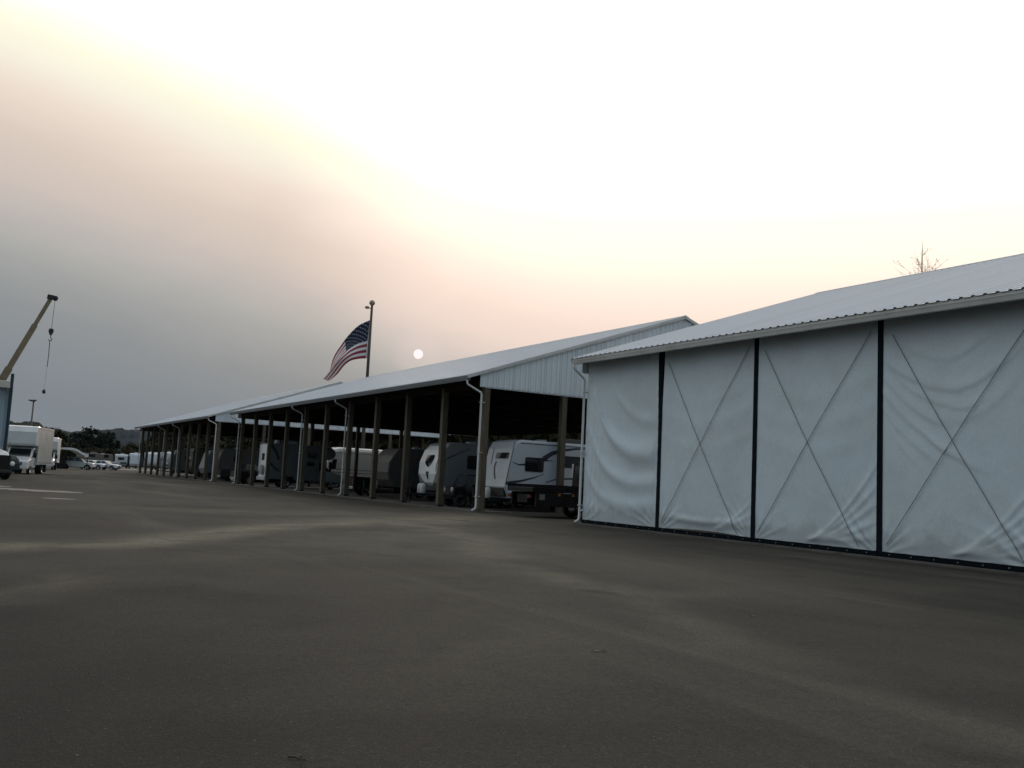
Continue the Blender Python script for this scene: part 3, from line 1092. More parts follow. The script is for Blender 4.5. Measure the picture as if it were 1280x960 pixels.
def cutaway_cab(root, x0, W, paint, hood=1.15, z0=.5, grillm=blackp, ov=False):
    """a van-style cab: windscreen base at x0, nose at x0+hood; returns body"""
    w = W / 2
    pr = [(x0 - 1.5, z0), (x0 + hood - .05, z0), (x0 + hood, z0 + .25), (x0 + hood - .02, 1.02), (x0 + hood - .15, 1.22), (x0 + .12, 1.42), (x0 - .55, 2.22), (x0 - .75, 2.32), (x0 - 1.5, 2.34)]
    b = MB().prism(pr, -w, w, rnd=.12)
    cab = b.build('cab', paint, root)
    # windscreen
    ws = MB()
    a, c = Vector((x0 + .06, 1.48)), Vector((x0 - .50, 2.15))
    nn = Vector((c.y - a.y, -(c.x - a.x))).normalized() * .02
    ws.add([(a.x + nn.x, -w + .16, a.y + nn.y), (a.x + nn.x, w - .16, a.y + nn.y), (c.x + nn.x, w - .22, c.y + nn.y), (c.x + nn.x, -w + .22, c.y + nn.y)], [(0, 1, 2, 3)])
    ws.build('windscreen', glass, cab)
    for s in (1, -1):
        sw = MB()
        y = s * (w + .006)
        q = [(x0 - .02, y, 1.45), (x0 - 1.0, y, 1.45), (x0 - 1.0, y, 2.12), (x0 - .5, y, 2.12)]
        sw.add(q, [(0, 1, 2, 3)])
        sw.build('side_window', glass, cab)
        mr = MB()
        mr.box(x0 - .12, x0 + .02, s * (w + .1) if s > 0 else -w - .32, w + .32 if s > 0 else -w - .1, 1.42, 1.86)
        mr.beam((x0 - .1, s * w, 1.5), (x0 - .06, s * (w + .15), 1.55), .05, .05)
        mr.build('mirror', blackp, cab, bevel=.02)
        hl = MB().box(x0 + hood - .03, x0 + hood + .012, s * (w - .28) - .15, s * (w - .28) + .15, .82, 1.02)
        hl.build('headlight', lightm, cab)
    gr = MB().box(x0 + hood - .02, x0 + hood + .016, -w + .46, w - .46, .74, 1.04)
    for i in range(3):
        gr.cur = 1
        gr.box(x0 + hood + .016, x0 + hood + .024, -w + .46, w - .46, .78 + i * .09, .80 + i * .09)
    gr.build('grille', [grillm, steel], cab)
    MB().box(x0 + hood - .1, x0 + hood + .12, -w - .02, w + .02, z0 - .06, z0 + .2).build('bumper', gutm, cab, bevel=.03)
    return cab


def box_truck(label, loc, rz, Lb=5.2, W=2.45, H=4.1, wb=3.9, attic=True, group=None, name='box_truck', cat='box truck'):
    root = thing(name, label, cat, loc, rz, group)
    # local: nose at x=+1.15+0, cab windscreen base at 0; box from -1.2 back
    cutaway_cab(root, 0, 2.05, truckw)
    b = MB()
    xb = -1.0
    if attic:
        pr = [(xb, .95), (xb, 2.42), (.02, 2.42), (.16, 2.62), (.16, H - .5), (-.1, H - .08), (-.35, H), (xb - Lb, H), (xb - Lb, .95)]
    else:
        pr = [(xb, .95), (xb, H), (xb - Lb, H), (xb - Lb, .95)]
    b.prism(pr, -W / 2, W / 2, rnd=.05)
    box = b.build('cargo_box', mat('dull_box_siding', (.34, .36, .345), .5, var=.08, vscale=1, dirt=(.2, .19, .16), dirt_amt=.5), root)
    if attic:
        MB().prism([(-.95, 2.43), (.03, 2.43), (.18, 2.62), (.18, H - .5), (-.09, H - .06), (-.35, H + .018), (-.95, H + .018)], -W / 2 - .016, W / 2 + .016, rnd=.06).build('attic_cap', truckw, box)
    for s in (1, -1):
        MB().box(xb - Lb, xb, s * W / 2 - .012, s * W / 2 + .02, .93, 1.06).build('side_rail', steel, box)
        MB().box(xb - Lb, xb, s * W / 2 - .012, s * W / 2 + .018, H - .16, H - .02).build('top_rail', steel, box)
        # riveted side seams
        sm = MB()
        for i in range(1, 5):
            x = xb - Lb * i / 5
            sm.box(x - .012, x + .012, s * W / 2 - .005, s * W / 2 + .008, 1.06, H - .16)
        sm.build('side_seam', truckw, box)
        for yy in (.5, -.5):
            pass
    MB().box(xb - Lb + .1, .6, -.45, .45, .45, .80).build('chassis', blackp, root)
    MB().box(xb - Lb - .03, xb - Lb + .01, -W / 2 + .12, W / 2 - .12, 1.05, H - .2).build('rear_door', steel, box)
    for s in (1, -1):
        wheel(root, .25, s * .92, .38, .24)
        wheel(root, .25 - wb, s * .98, .38, .24)
        wheel(root, .25 - wb, s * .70, .38, .24)
        MB().box(-2.2, -1.3, s * .6 - .18, s * .6 + .18, .42, .8).build('side_tank', steel, root, bevel=.04)
        MB().box(.25 - wb - .7, .25 - wb - .66, s * .98 - .28, s * .98 + .28, .18, .85).build('mudflap', rubber, root)
    return root


def motorhome_c(label, loc, rz, Lb=4.4, W=2.4, H=3.45, stripes=(), group=None):
    """class C: origin under the windscreen base, house body behind with an over-cab bunk"""
    root = thing('motorhome', label, 'motorhome', loc, rz, group)
    cutaway_cab(root, 0, 2.0, rvw)
    xb = -.95
    pr = [(xb, .62), (xb, 2.38), (-.15, 2.38), (.28, 2.58), (.42, 2.85), (.30, H - .3), (-.05, H - .05), (-.4, H), (xb - Lb + .15, H), (xb - Lb, H - .15), (xb - Lb, .62)]
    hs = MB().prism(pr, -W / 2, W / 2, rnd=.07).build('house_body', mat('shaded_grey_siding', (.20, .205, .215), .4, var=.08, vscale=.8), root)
    MB().box(xb - Lb - .012, xb - Lb + .02, -W / 2 + .05, W / 2 - .05, .66, H - .12).build('rear_panel', coach, hs, bevel=.01)
    for s in (1, -1):
        for (x, z, w, h) in ((-1.65, 2.75, .75, .5), (-1.7, 1.98, .6, .28)):
            pane_on(hs, s, x, z, w, h, W / 2)
        for pts, w0, w1 in stripes:
            decal(hs, s, W / 2, ribbon(pts, w0, w1))
        wheel(root, .2, s * .88, .37, .22)
        wheel(root, -3.6, s * .93, .37, .22)
        MB().box(-3.6 - .52, -3.6 + .52, s * W / 2 - .03, s * W / 2 + .006, .55, .9).build('wheel_arch', blackp, hs)
    # rear wall: window, spare wheel cover, bumper, lamps, ladder
    xr = xb - Lb
    MB().box(xr - .035, xr + .01, -.38, .38, 2.12, 2.68).build('rear_window', glass, hs, bevel=.02)
    MB().lathe([(0, 0), (.36, .0), (.40, .05), (.40, .22), (0, .22)], 20, 'z').build('spare_wheel_cover', rvg, hs, loc=(xr, -.25, 1.35)).rotation_euler = (0, R(-90), 0)
    MB().box(xr - .16, xr + .02, -W / 2 + .05, W / 2 - .05, .52, .80).build('bumper', rvw, hs, bevel=.03)
    for s in (1, -1):
        MB().box(xr - .035, xr + .01, s * (W / 2 - .2) - .08, s * (W / 2 - .2) + .08, .95, 1.25).build('tail_light', redl, hs)
        MB().tube([(xr - .1, .72 + s * .18, 1.0), (xr - .1, .72 + s * .18, H + .1), (xr + .2, .72 + s * .18, H + .12)], .016, 6).build('ladder_rail', steel, hs)
    MB().prism([(-3.6, H - .01), (-2.6, H - .01), (-2.7, H + .25), (-3.5, H + .25)], -.34, .34, rnd=.05).build('air_conditioner', rvw, hs)
    MB().lathe([(0, H + .3), (.18, H + .26), (.25, H + .15), (.2, H), (0, H)], 14, 'z', (-4.4, -.5, 0)).build('satellite_dome', rvw, hs, smooth=True)
    MB().box(xr + .1, .5, -.45, .45, .42, .64).build('chassis', blackp, root)
    return root


def motorhome_a(label, loc, rz, L=9.5, W=2.5, H=3.75):
    root = thing('motorhome', label, 'motorhome', loc, rz)
    h = L / 2
    pr = [(-h, .55), (h - .3, .5), (h - .02, .8), (h, 1.35), (h - .08, 1.6), (h - .55, 2.75), (h - .75, 3.15), (h - 1.1, H - .18), (h - 1.7, H), (-h + .4, H), (-h + .05, H - .3)]
    MB().prism(pr, -W / 2, W / 2, rnd=.34).build('body', coach, root)
    ws = MB()
    a, c = Vector((h - .10, 1.68)), Vector((h - .57, 2.80))
    nn = Vector((c.y - a.y, -(c.x - a.x))).normalized() * .05
    w = W / 2 - .22
    ws.add([(a.x + nn.x, -w, a.y + nn.y), (a.x + nn.x, w, a.y + nn.y), (c.x + nn.x, w - .06, c.y + nn.y), (c.x + nn.x, -w + .06, c.y + nn.y)], [(0, 1, 2, 3)])
    ws.build('windscreen', glass, root)
    for s in (1, -1):
        decal(root, s, W / 2, [(h - .75, 1.75), (h - 1.35, 1.75), (h - 1.45, 2.7), (h - 1.05, 2.7)], glass, 'side_window')
        if s < 0:
            for (x, w_, hh) in ((.6, 1.2, .6), (-2.4, 1.2, .6)):
                pane_on(root, s, x, 2.25, w_, hh, W / 2)
        for z in (1.45, 1.75):
            decal(root, s, W / 2, [(h - .9, z), (-h + .6, z - .05), (-h + .6, z), (h - .9, z + .07)], rvg)
        decal(root, s, W / 2, [(h - 1.0, 3.28), (-h + .6, 3.28), (-h + .6, 3.32), (h - 1.0, 3.32)], rvg)
        wheel(root, h - 1.5, s * (W / 2 - .2), .45, .26)
        wheel(root, -h + 2.4, s * (W / 2 - .2), .45, .26)
        MB().box(h - .04, h + .01, s * (W / 2 - .4) - .18, s * (W / 2 - .4) + .18, 1.02, 1.2).build('headlight', lightm, root)
        MB().box(h - .9, h - .6, s * (W / 2 + .2) - .1, s * (W / 2 + .2) + .1, 1.9, 2.4).build('mirror', blackp, root, bevel=.03)
    MB().box(-h + .2, h - .5, -W / 2 + .2, W / 2 - .2, .4, .58).build('chassis', blackp, root)
    return root


def car(label, loc, rz, kind='suv', paint=None, group=None, name=None, cat=None):
    paint = paint or truckw
    dims = {'suv': (4.8, 1.9, 1.78), 'sedan': (4.7, 1.8, 1.45), 'pickup': (5.6, 1.95, 1.85)}[kind]
    L, W, H = dims
    nm = {'suv': 'parked_suv', 'sedan': 'parked_car', 'pickup': 'pickup_truck'}[kind]
    root = thing(name or nm, label, cat or {'suv': 'car', 'sedan': 'car', 'pickup': 'pickup truck'}[kind], loc, rz, group)
    h = L / 2
    r = .37 if kind != 'sedan' else .33
    fz = {'suv': 1.05, 'sedan': .92, 'pickup': 1.12}[kind]
    xf, xr = h - .88, -h + (.95 if kind != 'pickup' else 1.25)

    def arch(xc, n=7):
        return [(xc + (r + .08) * math.cos(math.pi * i / n), .34 + (r + .06) * math.sin(math.pi * i / n)) for i in range(n + 1)]
    lower = [(h - .1, .34), (h, .5), (h - .01, .78), (h - .14, fz - .06), (h - .5, fz)]
    if kind == 'pickup':
        lower += [(-h + .02, fz + .03), (-h, .6), (-h + .1, .42)]
    else:
        lower += [(h - 1.3, fz + .06), (-h + .5, fz + .06), (-h + .04, fz - .04), (-h, .55), (-h + .1, .36)]
    rear_arch = [(p[0], p[1]) for p in arch(xr)][::-1]
    front_arch = [(p[0], p[1]) for p in arch(xf)][::-1]
    pr = lower + rear_arch + front_arch
    MB().prism(pr, -W / 2, W / 2, rnd=.07).build('body', paint, root)
    # cabin: tapered loft
    if kind == 'suv':
        base, top = (-h + .15, h - 1.25), (-h + .45, h - 2.0)
    elif kind == 'sedan':
        base, top = (-h + .75, h - 1.3), (-h + 1.45, h - 2.15)
    else:
        base, top = (-.55, h - 1.45), (-.40, h - 2.15)
    zb, zt = fz + .03, H
    wb, wt = W / 2 - .06, W / 2 - .24
    cb = MB()
    P = [(base[0], -wb, zb), (base[1], -wb, zb), (base[1], wb, zb), (base[0], wb, zb), (top[0], -wt, zt), (top[1], -wt, zt), (top[1], wt, zt), (top[0], wt, zt)]
    cb.add(P, [(4, 5, 6, 7), (0, 1, 5, 4), (1, 2, 6, 5), (2, 3, 7, 6), (3, 0, 4, 7)])
    cab = cb.build('cabin', paint, root, bevel=.05)

    def glassq(a, b_, c_, d_, k0, k1, l0, l1, nm, off):
        a, b_, c_, d_ = (Vector(q) for q in (a, b_, c_, d_))
        f = lambda s_, t_: (a.lerp(b_, s_)).lerp(d_.lerp(c_, s_), t_)
        nrm = (b_ - a).cross(d_ - a).normalized() * off
        MB().add([f(k0, l0) + nrm, f(k1, l0) + nrm, f(k1, l1) + nrm, f(k0, l1) + nrm], [(0, 1, 2, 3)]).build(nm, glass, cab)
    glassq(P[1], P[2], P[6], P[5], .06, .94, .08, .92, 'windscreen', .012)
    glassq(P[3], P[0], P[4], P[7], .08, .92, .15, .9, 'rear_window', .012)
    for (a, b_, c_, d_) in ((P[0], P[1], P[5], P[4]), (P[2], P[3], P[7], P[6])):
        for k0, k1 in (((.06, .34), (.37, .63), (.66, .93)) if kind == 'suv' else ((.08, .48), (.52, .92))):
            glassq(a, b_, c_, d_, k0, k1, .15, .88, 'side_window', .012)
    if kind == 'pickup':
        bd = MB()
        bd.box(-h + .12, -.62, -W / 2 + .12, W / 2 - .12, fz + .032, fz + .036)
        bd.build('bed_floor', blackp, root)
        for s in (1, -1):
            MB().box(-h + .05, -.58, s * (W / 2 - .06) - .05, s * (W / 2 - .06) + .05, fz + .01, fz + .09).build('bed_rail', blackp, root, bevel=.02)
    for s in (1, -1):
        wheel(root, xf, s * (W / 2 - .13), r, .22)
        wheel(root, xr, s * (W / 2 - .13), r, .22)
        MB().box(h - .12, h + .004, s * (W / 2 - .25) - .17, s * (W / 2 - .25) + .17, fz - .28, fz - .10).build('headlight', lightm, root, bevel=.03)
        MB().box(-h - .006, -h + .05, s * (W / 2 - .16) - .09, s * (W / 2 - .16) + .09, fz - .36, fz - .05).build('tail_light', redl, root)
        MB().box(h - 1.62, h - 1.5, s * (W / 2 + .09) - .09, s * (W / 2 + .09) + .09, fz + .1, fz + .24).build('mirror', blackp, root, bevel=.02)
    MB().box(h - .05, h + .012, -W / 2 + .5, W / 2 - .5, fz - .32, fz - .12).build('grille', blackp, root)
    MB().box(h - .06, h + .03, -W / 2 + .08, W / 2 - .08, .38, .56).build('bumper', steel if kind == 'pickup' else blackp, root, bevel=.03)
    MB().box(-h - .03, -h + .06, -W / 2 + .08, W / 2 - .08, .42, .6).build('rear_bumper', steel if kind == 'pickup' else blackp, root, bevel=.03)
    MB().box(-h + .2, h - .2, -W / 2 + .3, W / 2 - .3, .24, .42).build('underbody', blackp, root)
    return root


PI = math.pi
# ---- nearest shed, front row (noses or tails toward the yard)
t1 = travel_trailer('white trailer with dark sweeping graphics, broadside under the near gable', (26.0, 38.74, .05), PI, L=8.4, H=3.42,
                    wins=((2.58, 2.27, 1.05, .68), (.45, 2.5, 1.55, .56), (-2.2, 2.3, 1.2, .6)),
                    stripes=(([(4.1, 1.32), (3.3, 1.46), (2.6, 1.64), (2.0, 1.84)], .075, .01),
                             ([(3.78, 2.33), (3.45, 2.22), (3.1, 2.25)], .012, .05),
                             ([(2.1, 2.55), (1.6, 2.86), (1.0, 3.04), (.2, 3.16), (-.6, 3.2)], .13, .02),
                             ([(2.1, 2.50), (1.5, 2.50)], .05, .01),
                             ([(1.9, 1.44), (1.4, 1.6), (.6, 1.68), (-.6, 1.7)], .02, .05),
                             ([(4.12, 1.3), (3.95, 2.2), (3.72, 3.3)], .022, .018),
                             ([(3.4, 3.25), (-3.9, 3.25)], .02, .02)))
h1 = t1['_h']
# its front face: window and swoosh
fw = MB()
fw.add([(h1 - .26, .95, 2.50), (h1 - .26, -.25, 2.50), (h1 - .335, -.25, 2.78), (h1 - .335, .95, 2.78)], [(0, 1, 2, 3)])
for i in range(len(fw.v)):
    x, y, z = fw.v[i]
    fw.v[i] = (h1 - .08 - .34 * (z - 1.45) / 1.52 + .03, y, z)
fw.build('front_window', glass, t1)
for ys, zs, w in (((.2, .0, -.15, -.1), (1.5, 1.75, 2.05, 2.35), .06), ((-.55, -.6, -.62), (2.2, 2.6, 3.0), .03), ((.9, .5), (1.62, 1.55), .02)):
    up, dn = [], []
    for y, z in zip(ys, zs):
        x = h1 - .08 - .34 * (z - 1.45) / 1.52 + .012
        up.append((x, y + w, z))
        dn.append((x, y - w, z))
    q = up + dn[::-1]
    MB().add(q, [tuple(range(len(q)))]).build('stripe', swoosh, t1)
MB().box(h1 - .36, h1 - .02, -1.15, 1.15, .70, 1.12).build('rock_guard', dsteel, t1, bevel=.03)

t2 = travel_trailer('trailer with white nose cap and heart-shaped dark window between timber posts', (25.0, 44.25, .05), PI, L=8.0, H=3.3, body=rvg, nose='cap',
                    wins=((2.0, 2.3, .62, .72), (-.4, 2.3, 1.2, .6)),
                    stripes=(([(3.5, 2.42), (2.9, 2.72), (2.2, 3.0)], .04, .015), ([(3.62, 1.5), (3.6, 2.4)], .03, .03)))
h2 = 4.0


def nose_x2(z):
    pts = [(.72, h2 - .55), (1.15, h2 - .12), (1.6, h2), (2.2, h2 - .06), (2.85, h2 - .30), (3.22, h2 - .62)]
    for (z0, x0), (z1, x1) in zip(pts, pts[1:]):
        if z0 <= z <= z1:
            return x0 + (x1 - x0) * (z - z0) / (z1 - z0)
    return h2


def nose_sheet(name, rows, m, off, parent):
    """rows: (z, y0, y1)"""
    b = MB()
    vs = []
    for z, a, c in rows:
        vs += [(nose_x2(z) + off, a, z), (nose_x2(z) + off, c, z)]
    b.add(vs, [(2 * i, 2 * i + 1, 2 * i + 3, 2 * i + 2) for i in range(len(rows) - 1)])
    return b.build(name, m, parent)


nose_sheet('nose_cap', [(1.0, -.25, .25), (1.15, -.55, .55), (1.6, -1.05, 1.05), (2.2, -1.14, 1.14), (2.5, -1.12, 1.12), (2.85, -1.05, 1.05), (3.1, -.9, .9)], coach, .012, t2)
nose_sheet('front_window', [(1.95, -.03, .03), (2.08, -.28, .28), (2.2, -.42, .42), (2.4, -.5, .5), (2.55, -.46, .46), (2.6, -.4, .4)], glass, .03, t2)
nose_sheet('stripe', [(1.3, -.05, .02), (1.6, -.12, .14), (1.72, -.22, .22)], swoosh, .03, t2)
nose_sheet('stripe', [(1.75, .95, 1.0), (2.2, 1.0, 1.08), (2.85, .9, .95)], swoosh, .03, t2)

travel_trailer('dim grey trailer in the third bay from the near gable', (25.2, 51.75, .05), PI, L=7.6, H=3.05, body=rvt, nose='cap', wins=((.6, 2.2, .9, .6), (-1.6, 2.2, 1, .6)))
car('dark pickup parked tail out, a white motorhome far behind it', (24.2, 56.9, .05), 0, 'pickup', blackp)
mh = motorhome_c('small motorhome parked tail out, dark diagonal stripes on its side', (26.05, 74.75, .05), 0, Lb=4.35, W=2.4, H=3.5,
                 stripes=(([(-5.1, 3.42), (-4.6, 2.75), (-4.38, 2.2)], .12, .09), ([(-5.2, 2.05), (-4.75, 1.6), (-4.3, 1.3)], .09, .07), ([(-4.0, 1.35), (-3.75, 1.05), (-3.6, .7)], .05, .10)))
motorhome_a('long white round-roofed motorhome standing in the gap between the open sheds', (33.4, 84.4, 0), PI, L=9.6, H=3.85)
car('dark pickup in the gap beside the small motorhome', (23.4, 83.6, 0), 0, 'pickup', blackp)

# small 4x4 with roll frame and round lamps
u = thing('utility_vehicle', 'small dark utility vehicle with roll frame and round headlights behind a post', 'utility vehicle', (22.3, 41.95, .05), PI)
MB().prism([(-1.2, .38), (1.1, .38), (1.2, .6), (1.15, .98), (.55, 1.06), (.4, .7), (-.3, .7), (-.45, .98), (-1.2, .98)], -.66, .66, rnd=.05).build('body', blackp, u)
fr = MB()
for s in (1, -1):
    fr.tube([(.55, s * .6, 1.04), (.35, s * .56, 1.62), (-.9, s * .56, 1.62), (-1.0, s * .6, .95)], .032, 8)
fr.tube([(.35, -.56, 1.62), (.35, .56, 1.62)], .03, 8)
fr.tube([(-.9, -.56, 1.62), (-.9, .56, 1.62)], .03, 8)
fr.tube([(.55, -.6, 1.05), (.55, .6, 1.05)], .03, 8)
fr.build('roll_frame', dsteel, u, smooth=True)
for s in (1, -1):
    MB().lathe([(0, .03), (.09, .02), (.125, 0), (.125, -.06)], 16, 'z').build('headlight', lightm, u, loc=(1.2, s * .42, .86)).rotation_euler = (0, R(90), 0)
    wheel(u, .78, s * .6, .33, .24, dsteel)
    wheel(u, -.78, s * .6, .33, .24, dsteel)
MB().box(-.35, .1, -.5, .5, .72, 1.15).build('seat', rubber, u, bevel=.05)
bg_ = MB()
bg_.tube([(1.2, -.5, .5), (1.36, -.5, .55), (1.36, -.5, .95), (1.36, .5, .95), (1.36, .5, .55), (1.2, .5, .5)], .025, 6)
bg_.tube([(1.36, -.5, .72), (1.36, .5, .72)], .02, 6)
bg_.build('brush_guard', dsteel, u)

# ---- back row in the same shed, seen as dim shapes
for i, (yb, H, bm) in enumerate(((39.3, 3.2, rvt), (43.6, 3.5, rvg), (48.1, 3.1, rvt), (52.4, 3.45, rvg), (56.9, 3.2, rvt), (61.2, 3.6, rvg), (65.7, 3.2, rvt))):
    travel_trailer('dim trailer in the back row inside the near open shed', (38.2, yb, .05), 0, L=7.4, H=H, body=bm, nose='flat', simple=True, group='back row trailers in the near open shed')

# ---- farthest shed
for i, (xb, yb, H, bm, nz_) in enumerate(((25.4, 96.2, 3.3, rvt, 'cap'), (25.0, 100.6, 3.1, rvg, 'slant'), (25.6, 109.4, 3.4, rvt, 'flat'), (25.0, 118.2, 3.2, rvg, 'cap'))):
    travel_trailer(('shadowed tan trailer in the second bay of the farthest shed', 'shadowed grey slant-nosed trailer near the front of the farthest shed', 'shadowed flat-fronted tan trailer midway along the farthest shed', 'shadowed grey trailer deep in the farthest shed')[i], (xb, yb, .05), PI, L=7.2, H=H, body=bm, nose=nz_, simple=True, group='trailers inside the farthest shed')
car('dark pickup parked tail out under the end of the farthest shed', (24.0, 91.9, .05), 0, 'pickup', blackp)

# ---- black flatbed in the gap beside the curtained shed
f = thing('flatbed_truck', 'black flatbed truck in the gap beside the curtained shed', 'truck', (20.45, 33.85, 0), 0)
MB().box(0, 3.24, -1.05, 1.05, 1.08, 1.26).build('deck', blackp, f, bevel=.015)
MB().box(.15, 6.4, -.42, .42, .62, .98).build('chassis', blackp, f)
for s in (1, -1):
    MB().box(0.02, 3.1, s * 1.05 - .02, s * 1.05 + .02, 1.262, 1.40).build('side_board', blackp, f)
for s in (1, -1):
    MB().box(.2, 2.55, s * .98 - .06, s * .98 + .06, .48, 1.06).build('tool_box', blackp, f, bevel=.02)
    wheel(f, 3.32, s * .9, .44, .26)
    wheel(f, 5.75, s * .9, .44, .26)
    MB().box(.36, .62, s * 1.045 - .008, s * 1.045 + .008, .76, 1.0).build('white_reflector', paperm, f)
    for x in (1.35, 2.05):
        MB().box(x - .05, x + .05, s * 1.052 - .01, s * 1.052 + .01, .95, 1.04).build('marker_light', amber, f)
    MB().box(-.03, .03, s * .8 - .14, s * .8 + .14, .82, .96).build('tail_light', redl, f)
    MB().box(3.5, 3.6, s * 1.16 - .1, s * 1.16 + .1, 1.75, 2.4).build('mirror', gutm, f, bevel=.02)
MB().prism([(3.28, .9), (6.5, .7), (6.55, 1.25), (6.4, 1.42), (5.35, 1.55), (4.85, 2.42), (4.6, 2.55), (3.55, 2.55), (3.38, 2.45)], -1.0, 1.0, rnd=.1).build('cab', blackp, f)
for s in (1, -1):
    decal(f, s, 1.0, [(5.2, 1.6), (3.75, 1.6), (3.75, 2.3), (4.78, 2.3)], glass, 'side_window')
MB().add([(3.30, -.75, 1.7), (3.30, .75, 1.7), (3.345, .75, 2.3), (3.345, -.75, 2.3)], [(0, 3, 2, 1)]).build('rear_window', glass, f)

# ------------------------------------------------------------------ left side of the yard
b = thing('metal_building', 'blue-grey metal building with cream eave trim at the left edge', 'building', (-8.0, 78.0, 0))
bw = MB()
bx0, bx1, by0, by1 = -12.0, 10.05, -8.0, 6.0
pts = []
x = bx0
while x < bx1 - .05:
    pts += [(x, 0), (x + .22, 0), (x + .26, .035), (x + .32, .035)]
    x += .36
pts.append((bx1, 0))
vs = []
for px, d in pts:
    vs += [(px, by0 - d, 0), (px, by0 - d, 6.0)]
bw.add(vs, [(2 * i, 2 * i + 2, 2 * i + 3, 2 * i + 1) for i in range(len(pts) - 1)])
bw.add([(bx1, by0, 0), (bx1, by1, 0), (bx1, by1, 6.0), (bx1, by0, 6.0), (bx0, by1, 0), (bx0, by1, 6.0), (bx0, by0, 0), (bx0, by0, 6.0)],
       [(0, 1, 2, 3), (1, 4, 5, 2), (4, 6, 7, 5)])
bw.build('wall', bwall, b)
MB().prism([(by0 - .6, 6.02), (by0 - .6, 6.12), (-1.0, 6.55), (by1 + .6, 6.12), (by1 + .6, 6.02), (-1.0, 6.45)], bx0 - .3, bx1 + .02, axis='x').build('roof', roofm, b)
MB().box(bx0 - .3, bx1 + .0, by0 - .74, by0 - .6, 5.95, 6.42).build('gutter', cream, b, bevel=.03)
MB().box(bx1 + .01, bx1 + .2, by0 - .35, by0 - .1, 0, 6.95).build('corner_post', mat('dark_blue_steel', (.022, .04, .055), .5), b)
MB().box(-6, -2.2, by0 - .06, by0 - .036, .05, 4.2).build('roll_door', gutm, b)

# work truck in front of it: white cab, big dark fenders
wt = thing('work_truck', 'white work truck with dark teal front fenders, cut by the left edge', 'truck', (.72, 66.9, 0), R(-90) + R(26))
MB().prism([(-2.2, .75), (2.0, .75), (2.05, 1.5), (1.9, 1.72), (.75, 1.95), (.2, 2.75), (-.1, 2.85), (-2.2, 2.85)], -.82, .82, rnd=.12).build('cab', truckw, wt)
for s in (1, -1):
    fd = MB()
    pf = [(.62, .85)]
    for i in range(9):
        a = PI - PI * i / 8
        pf.append((1.35 + .78 * math.cos(a), .72 + .82 * math.sin(a)))
    pf += [(2.13, .62), (1.9, .5), (1.84, .62)]
    for i in range(7):
        a = PI * i / 6
        pf.append((1.35 + .52 * math.cos(a), .52 + .54 * math.sin(a)))
    pf += [(.83, .5), (.62, .5)]
    fd.prism(pf, s * 1.12 - .42, s * 1.12 + .42, rnd=.14)
    fe = fd.build('fender', teal, wt)
    MB().lathe([(0, .05), (.1, .03), (.15, 0), (.15, -.1)], 16, 'z').build('headlight', lightm, fe, loc=(2.12, s * .98, 1.0)).rotation_euler = (0, R(90), 0)
    wheel(wt, 1.35, s * 1.0, .48, .28)
    wheel(wt, -1.9, s * 1.0, .48, .28)
    decal(wt, s, .82, [(.55, 1.98), (-.9, 1.98), (-.9, 2.62), (.1, 2.62)], glass, 'side_window')
MB().add([(.73 + .03, -.66, 2.0), (.73 + .03, .66, 2.0), (.25 + .03, .6, 2.66), (.25 + .03, -.6, 2.66)], [(0, 1, 2, 3)]).build('windscreen', glass, wt)
MB().box(1.9, 2.09, -.86, .86, .5, 1.52).build('grille', blackp, wt)
MB().box(2.1, 2.25, -.95, .95, .42, .62).build('bumper', dsteel, wt, bevel=.03)
MB().box(-4.2, 1.9, -.45, .45, .5, .76).build('chassis', blackp, wt)
MB().box(-4.4, -2.25, -1.1, 1.1, .95, 1.15).build('deck', dsteel, wt)

box_truck('white box truck with attic over the cab, facing the camera at left', (3.9, 89.6, 0), R(-90 - 16), Lb=5.4, H=4.12)
box_truck('second white box truck parked behind the nearer one', (8.35, 126.5, 0), R(-90 - 8), Lb=5.0, H=4.0)

# carport with a white vehicle
cp = thing('carport', 'white curved-roof carport sheltering a white car', 'carport', (13.4, 150.0, 0), R(2))
prof = []
for i in range(11):
    q = i / 10
    xx = -2.3 + 4.2 * q
    zz = 3.0 + .10 * math.sin(PI * q) - (.75 * smooth01((q - .45) / .55))
    prof.append((xx, zz))
sheet = prof + [(a, c - .42 + .2 * i / 10) for i, (a, c) in enumerate(prof[::-1])]
MB().prism(sheet, -2.4, 2.4).build('canopy', coach, cp)
for x, z in ((-2.2, 2.88), (1.8, 2.15)):
    for y in (-2.3, 2.3):
        MB().box(x - .05, x + .05, y - .05, y + .05, 0, z).build('leg', dsteel, cp)
MB().box(-2.25, -.9, -1.6, 2.2, 0, 2.3).build('dark_block', blackp, cp)  # black block under the left end of the canopy
car('white car parked under the curved carport', (14.2, 150.4, 0), R(-14), 'suv', coach)
car('white sedan beside the carport, nose toward the open yard', (17.6, 161.5, 0), R(-38), 'sedan', coach)
car('small white car in front of the tan trailer', (19.3, 161.2, 0), R(-30), 'sedan', coach)
travel_trailer('low tan trailer beyond the white cars', (20.9, 190.0, 0), R(20), L=6, H=2.7, body=rvt, nose='flat', simple=True)
car('pale grey car left of the blue container', (22.2, 186.0, 0), R(160), 'sedan', rvg)
bb = thing('blue_container', 'low blue container with a pale cover among parked vehicles', 'container', (23.0, 180.0, 0), R(6))
MB().box(-1.0, 1.0, -.8, .8, .1, 1.05).build('body', bluep, bb, bevel=.03)
MB().prism([(-1.0, 1.06), (1.0, 1.06), (.85, 1.32), (-.7, 1.38)], -.8, .8).build('cover', rvw, bb)
rb_ = MB()
for i in range(6):
    x = -.9 + i * .36
    rb_.box(x - .03, x + .03, -.84, -.8, .12, 1.03)
rb_.build('rib', bluep, bb)
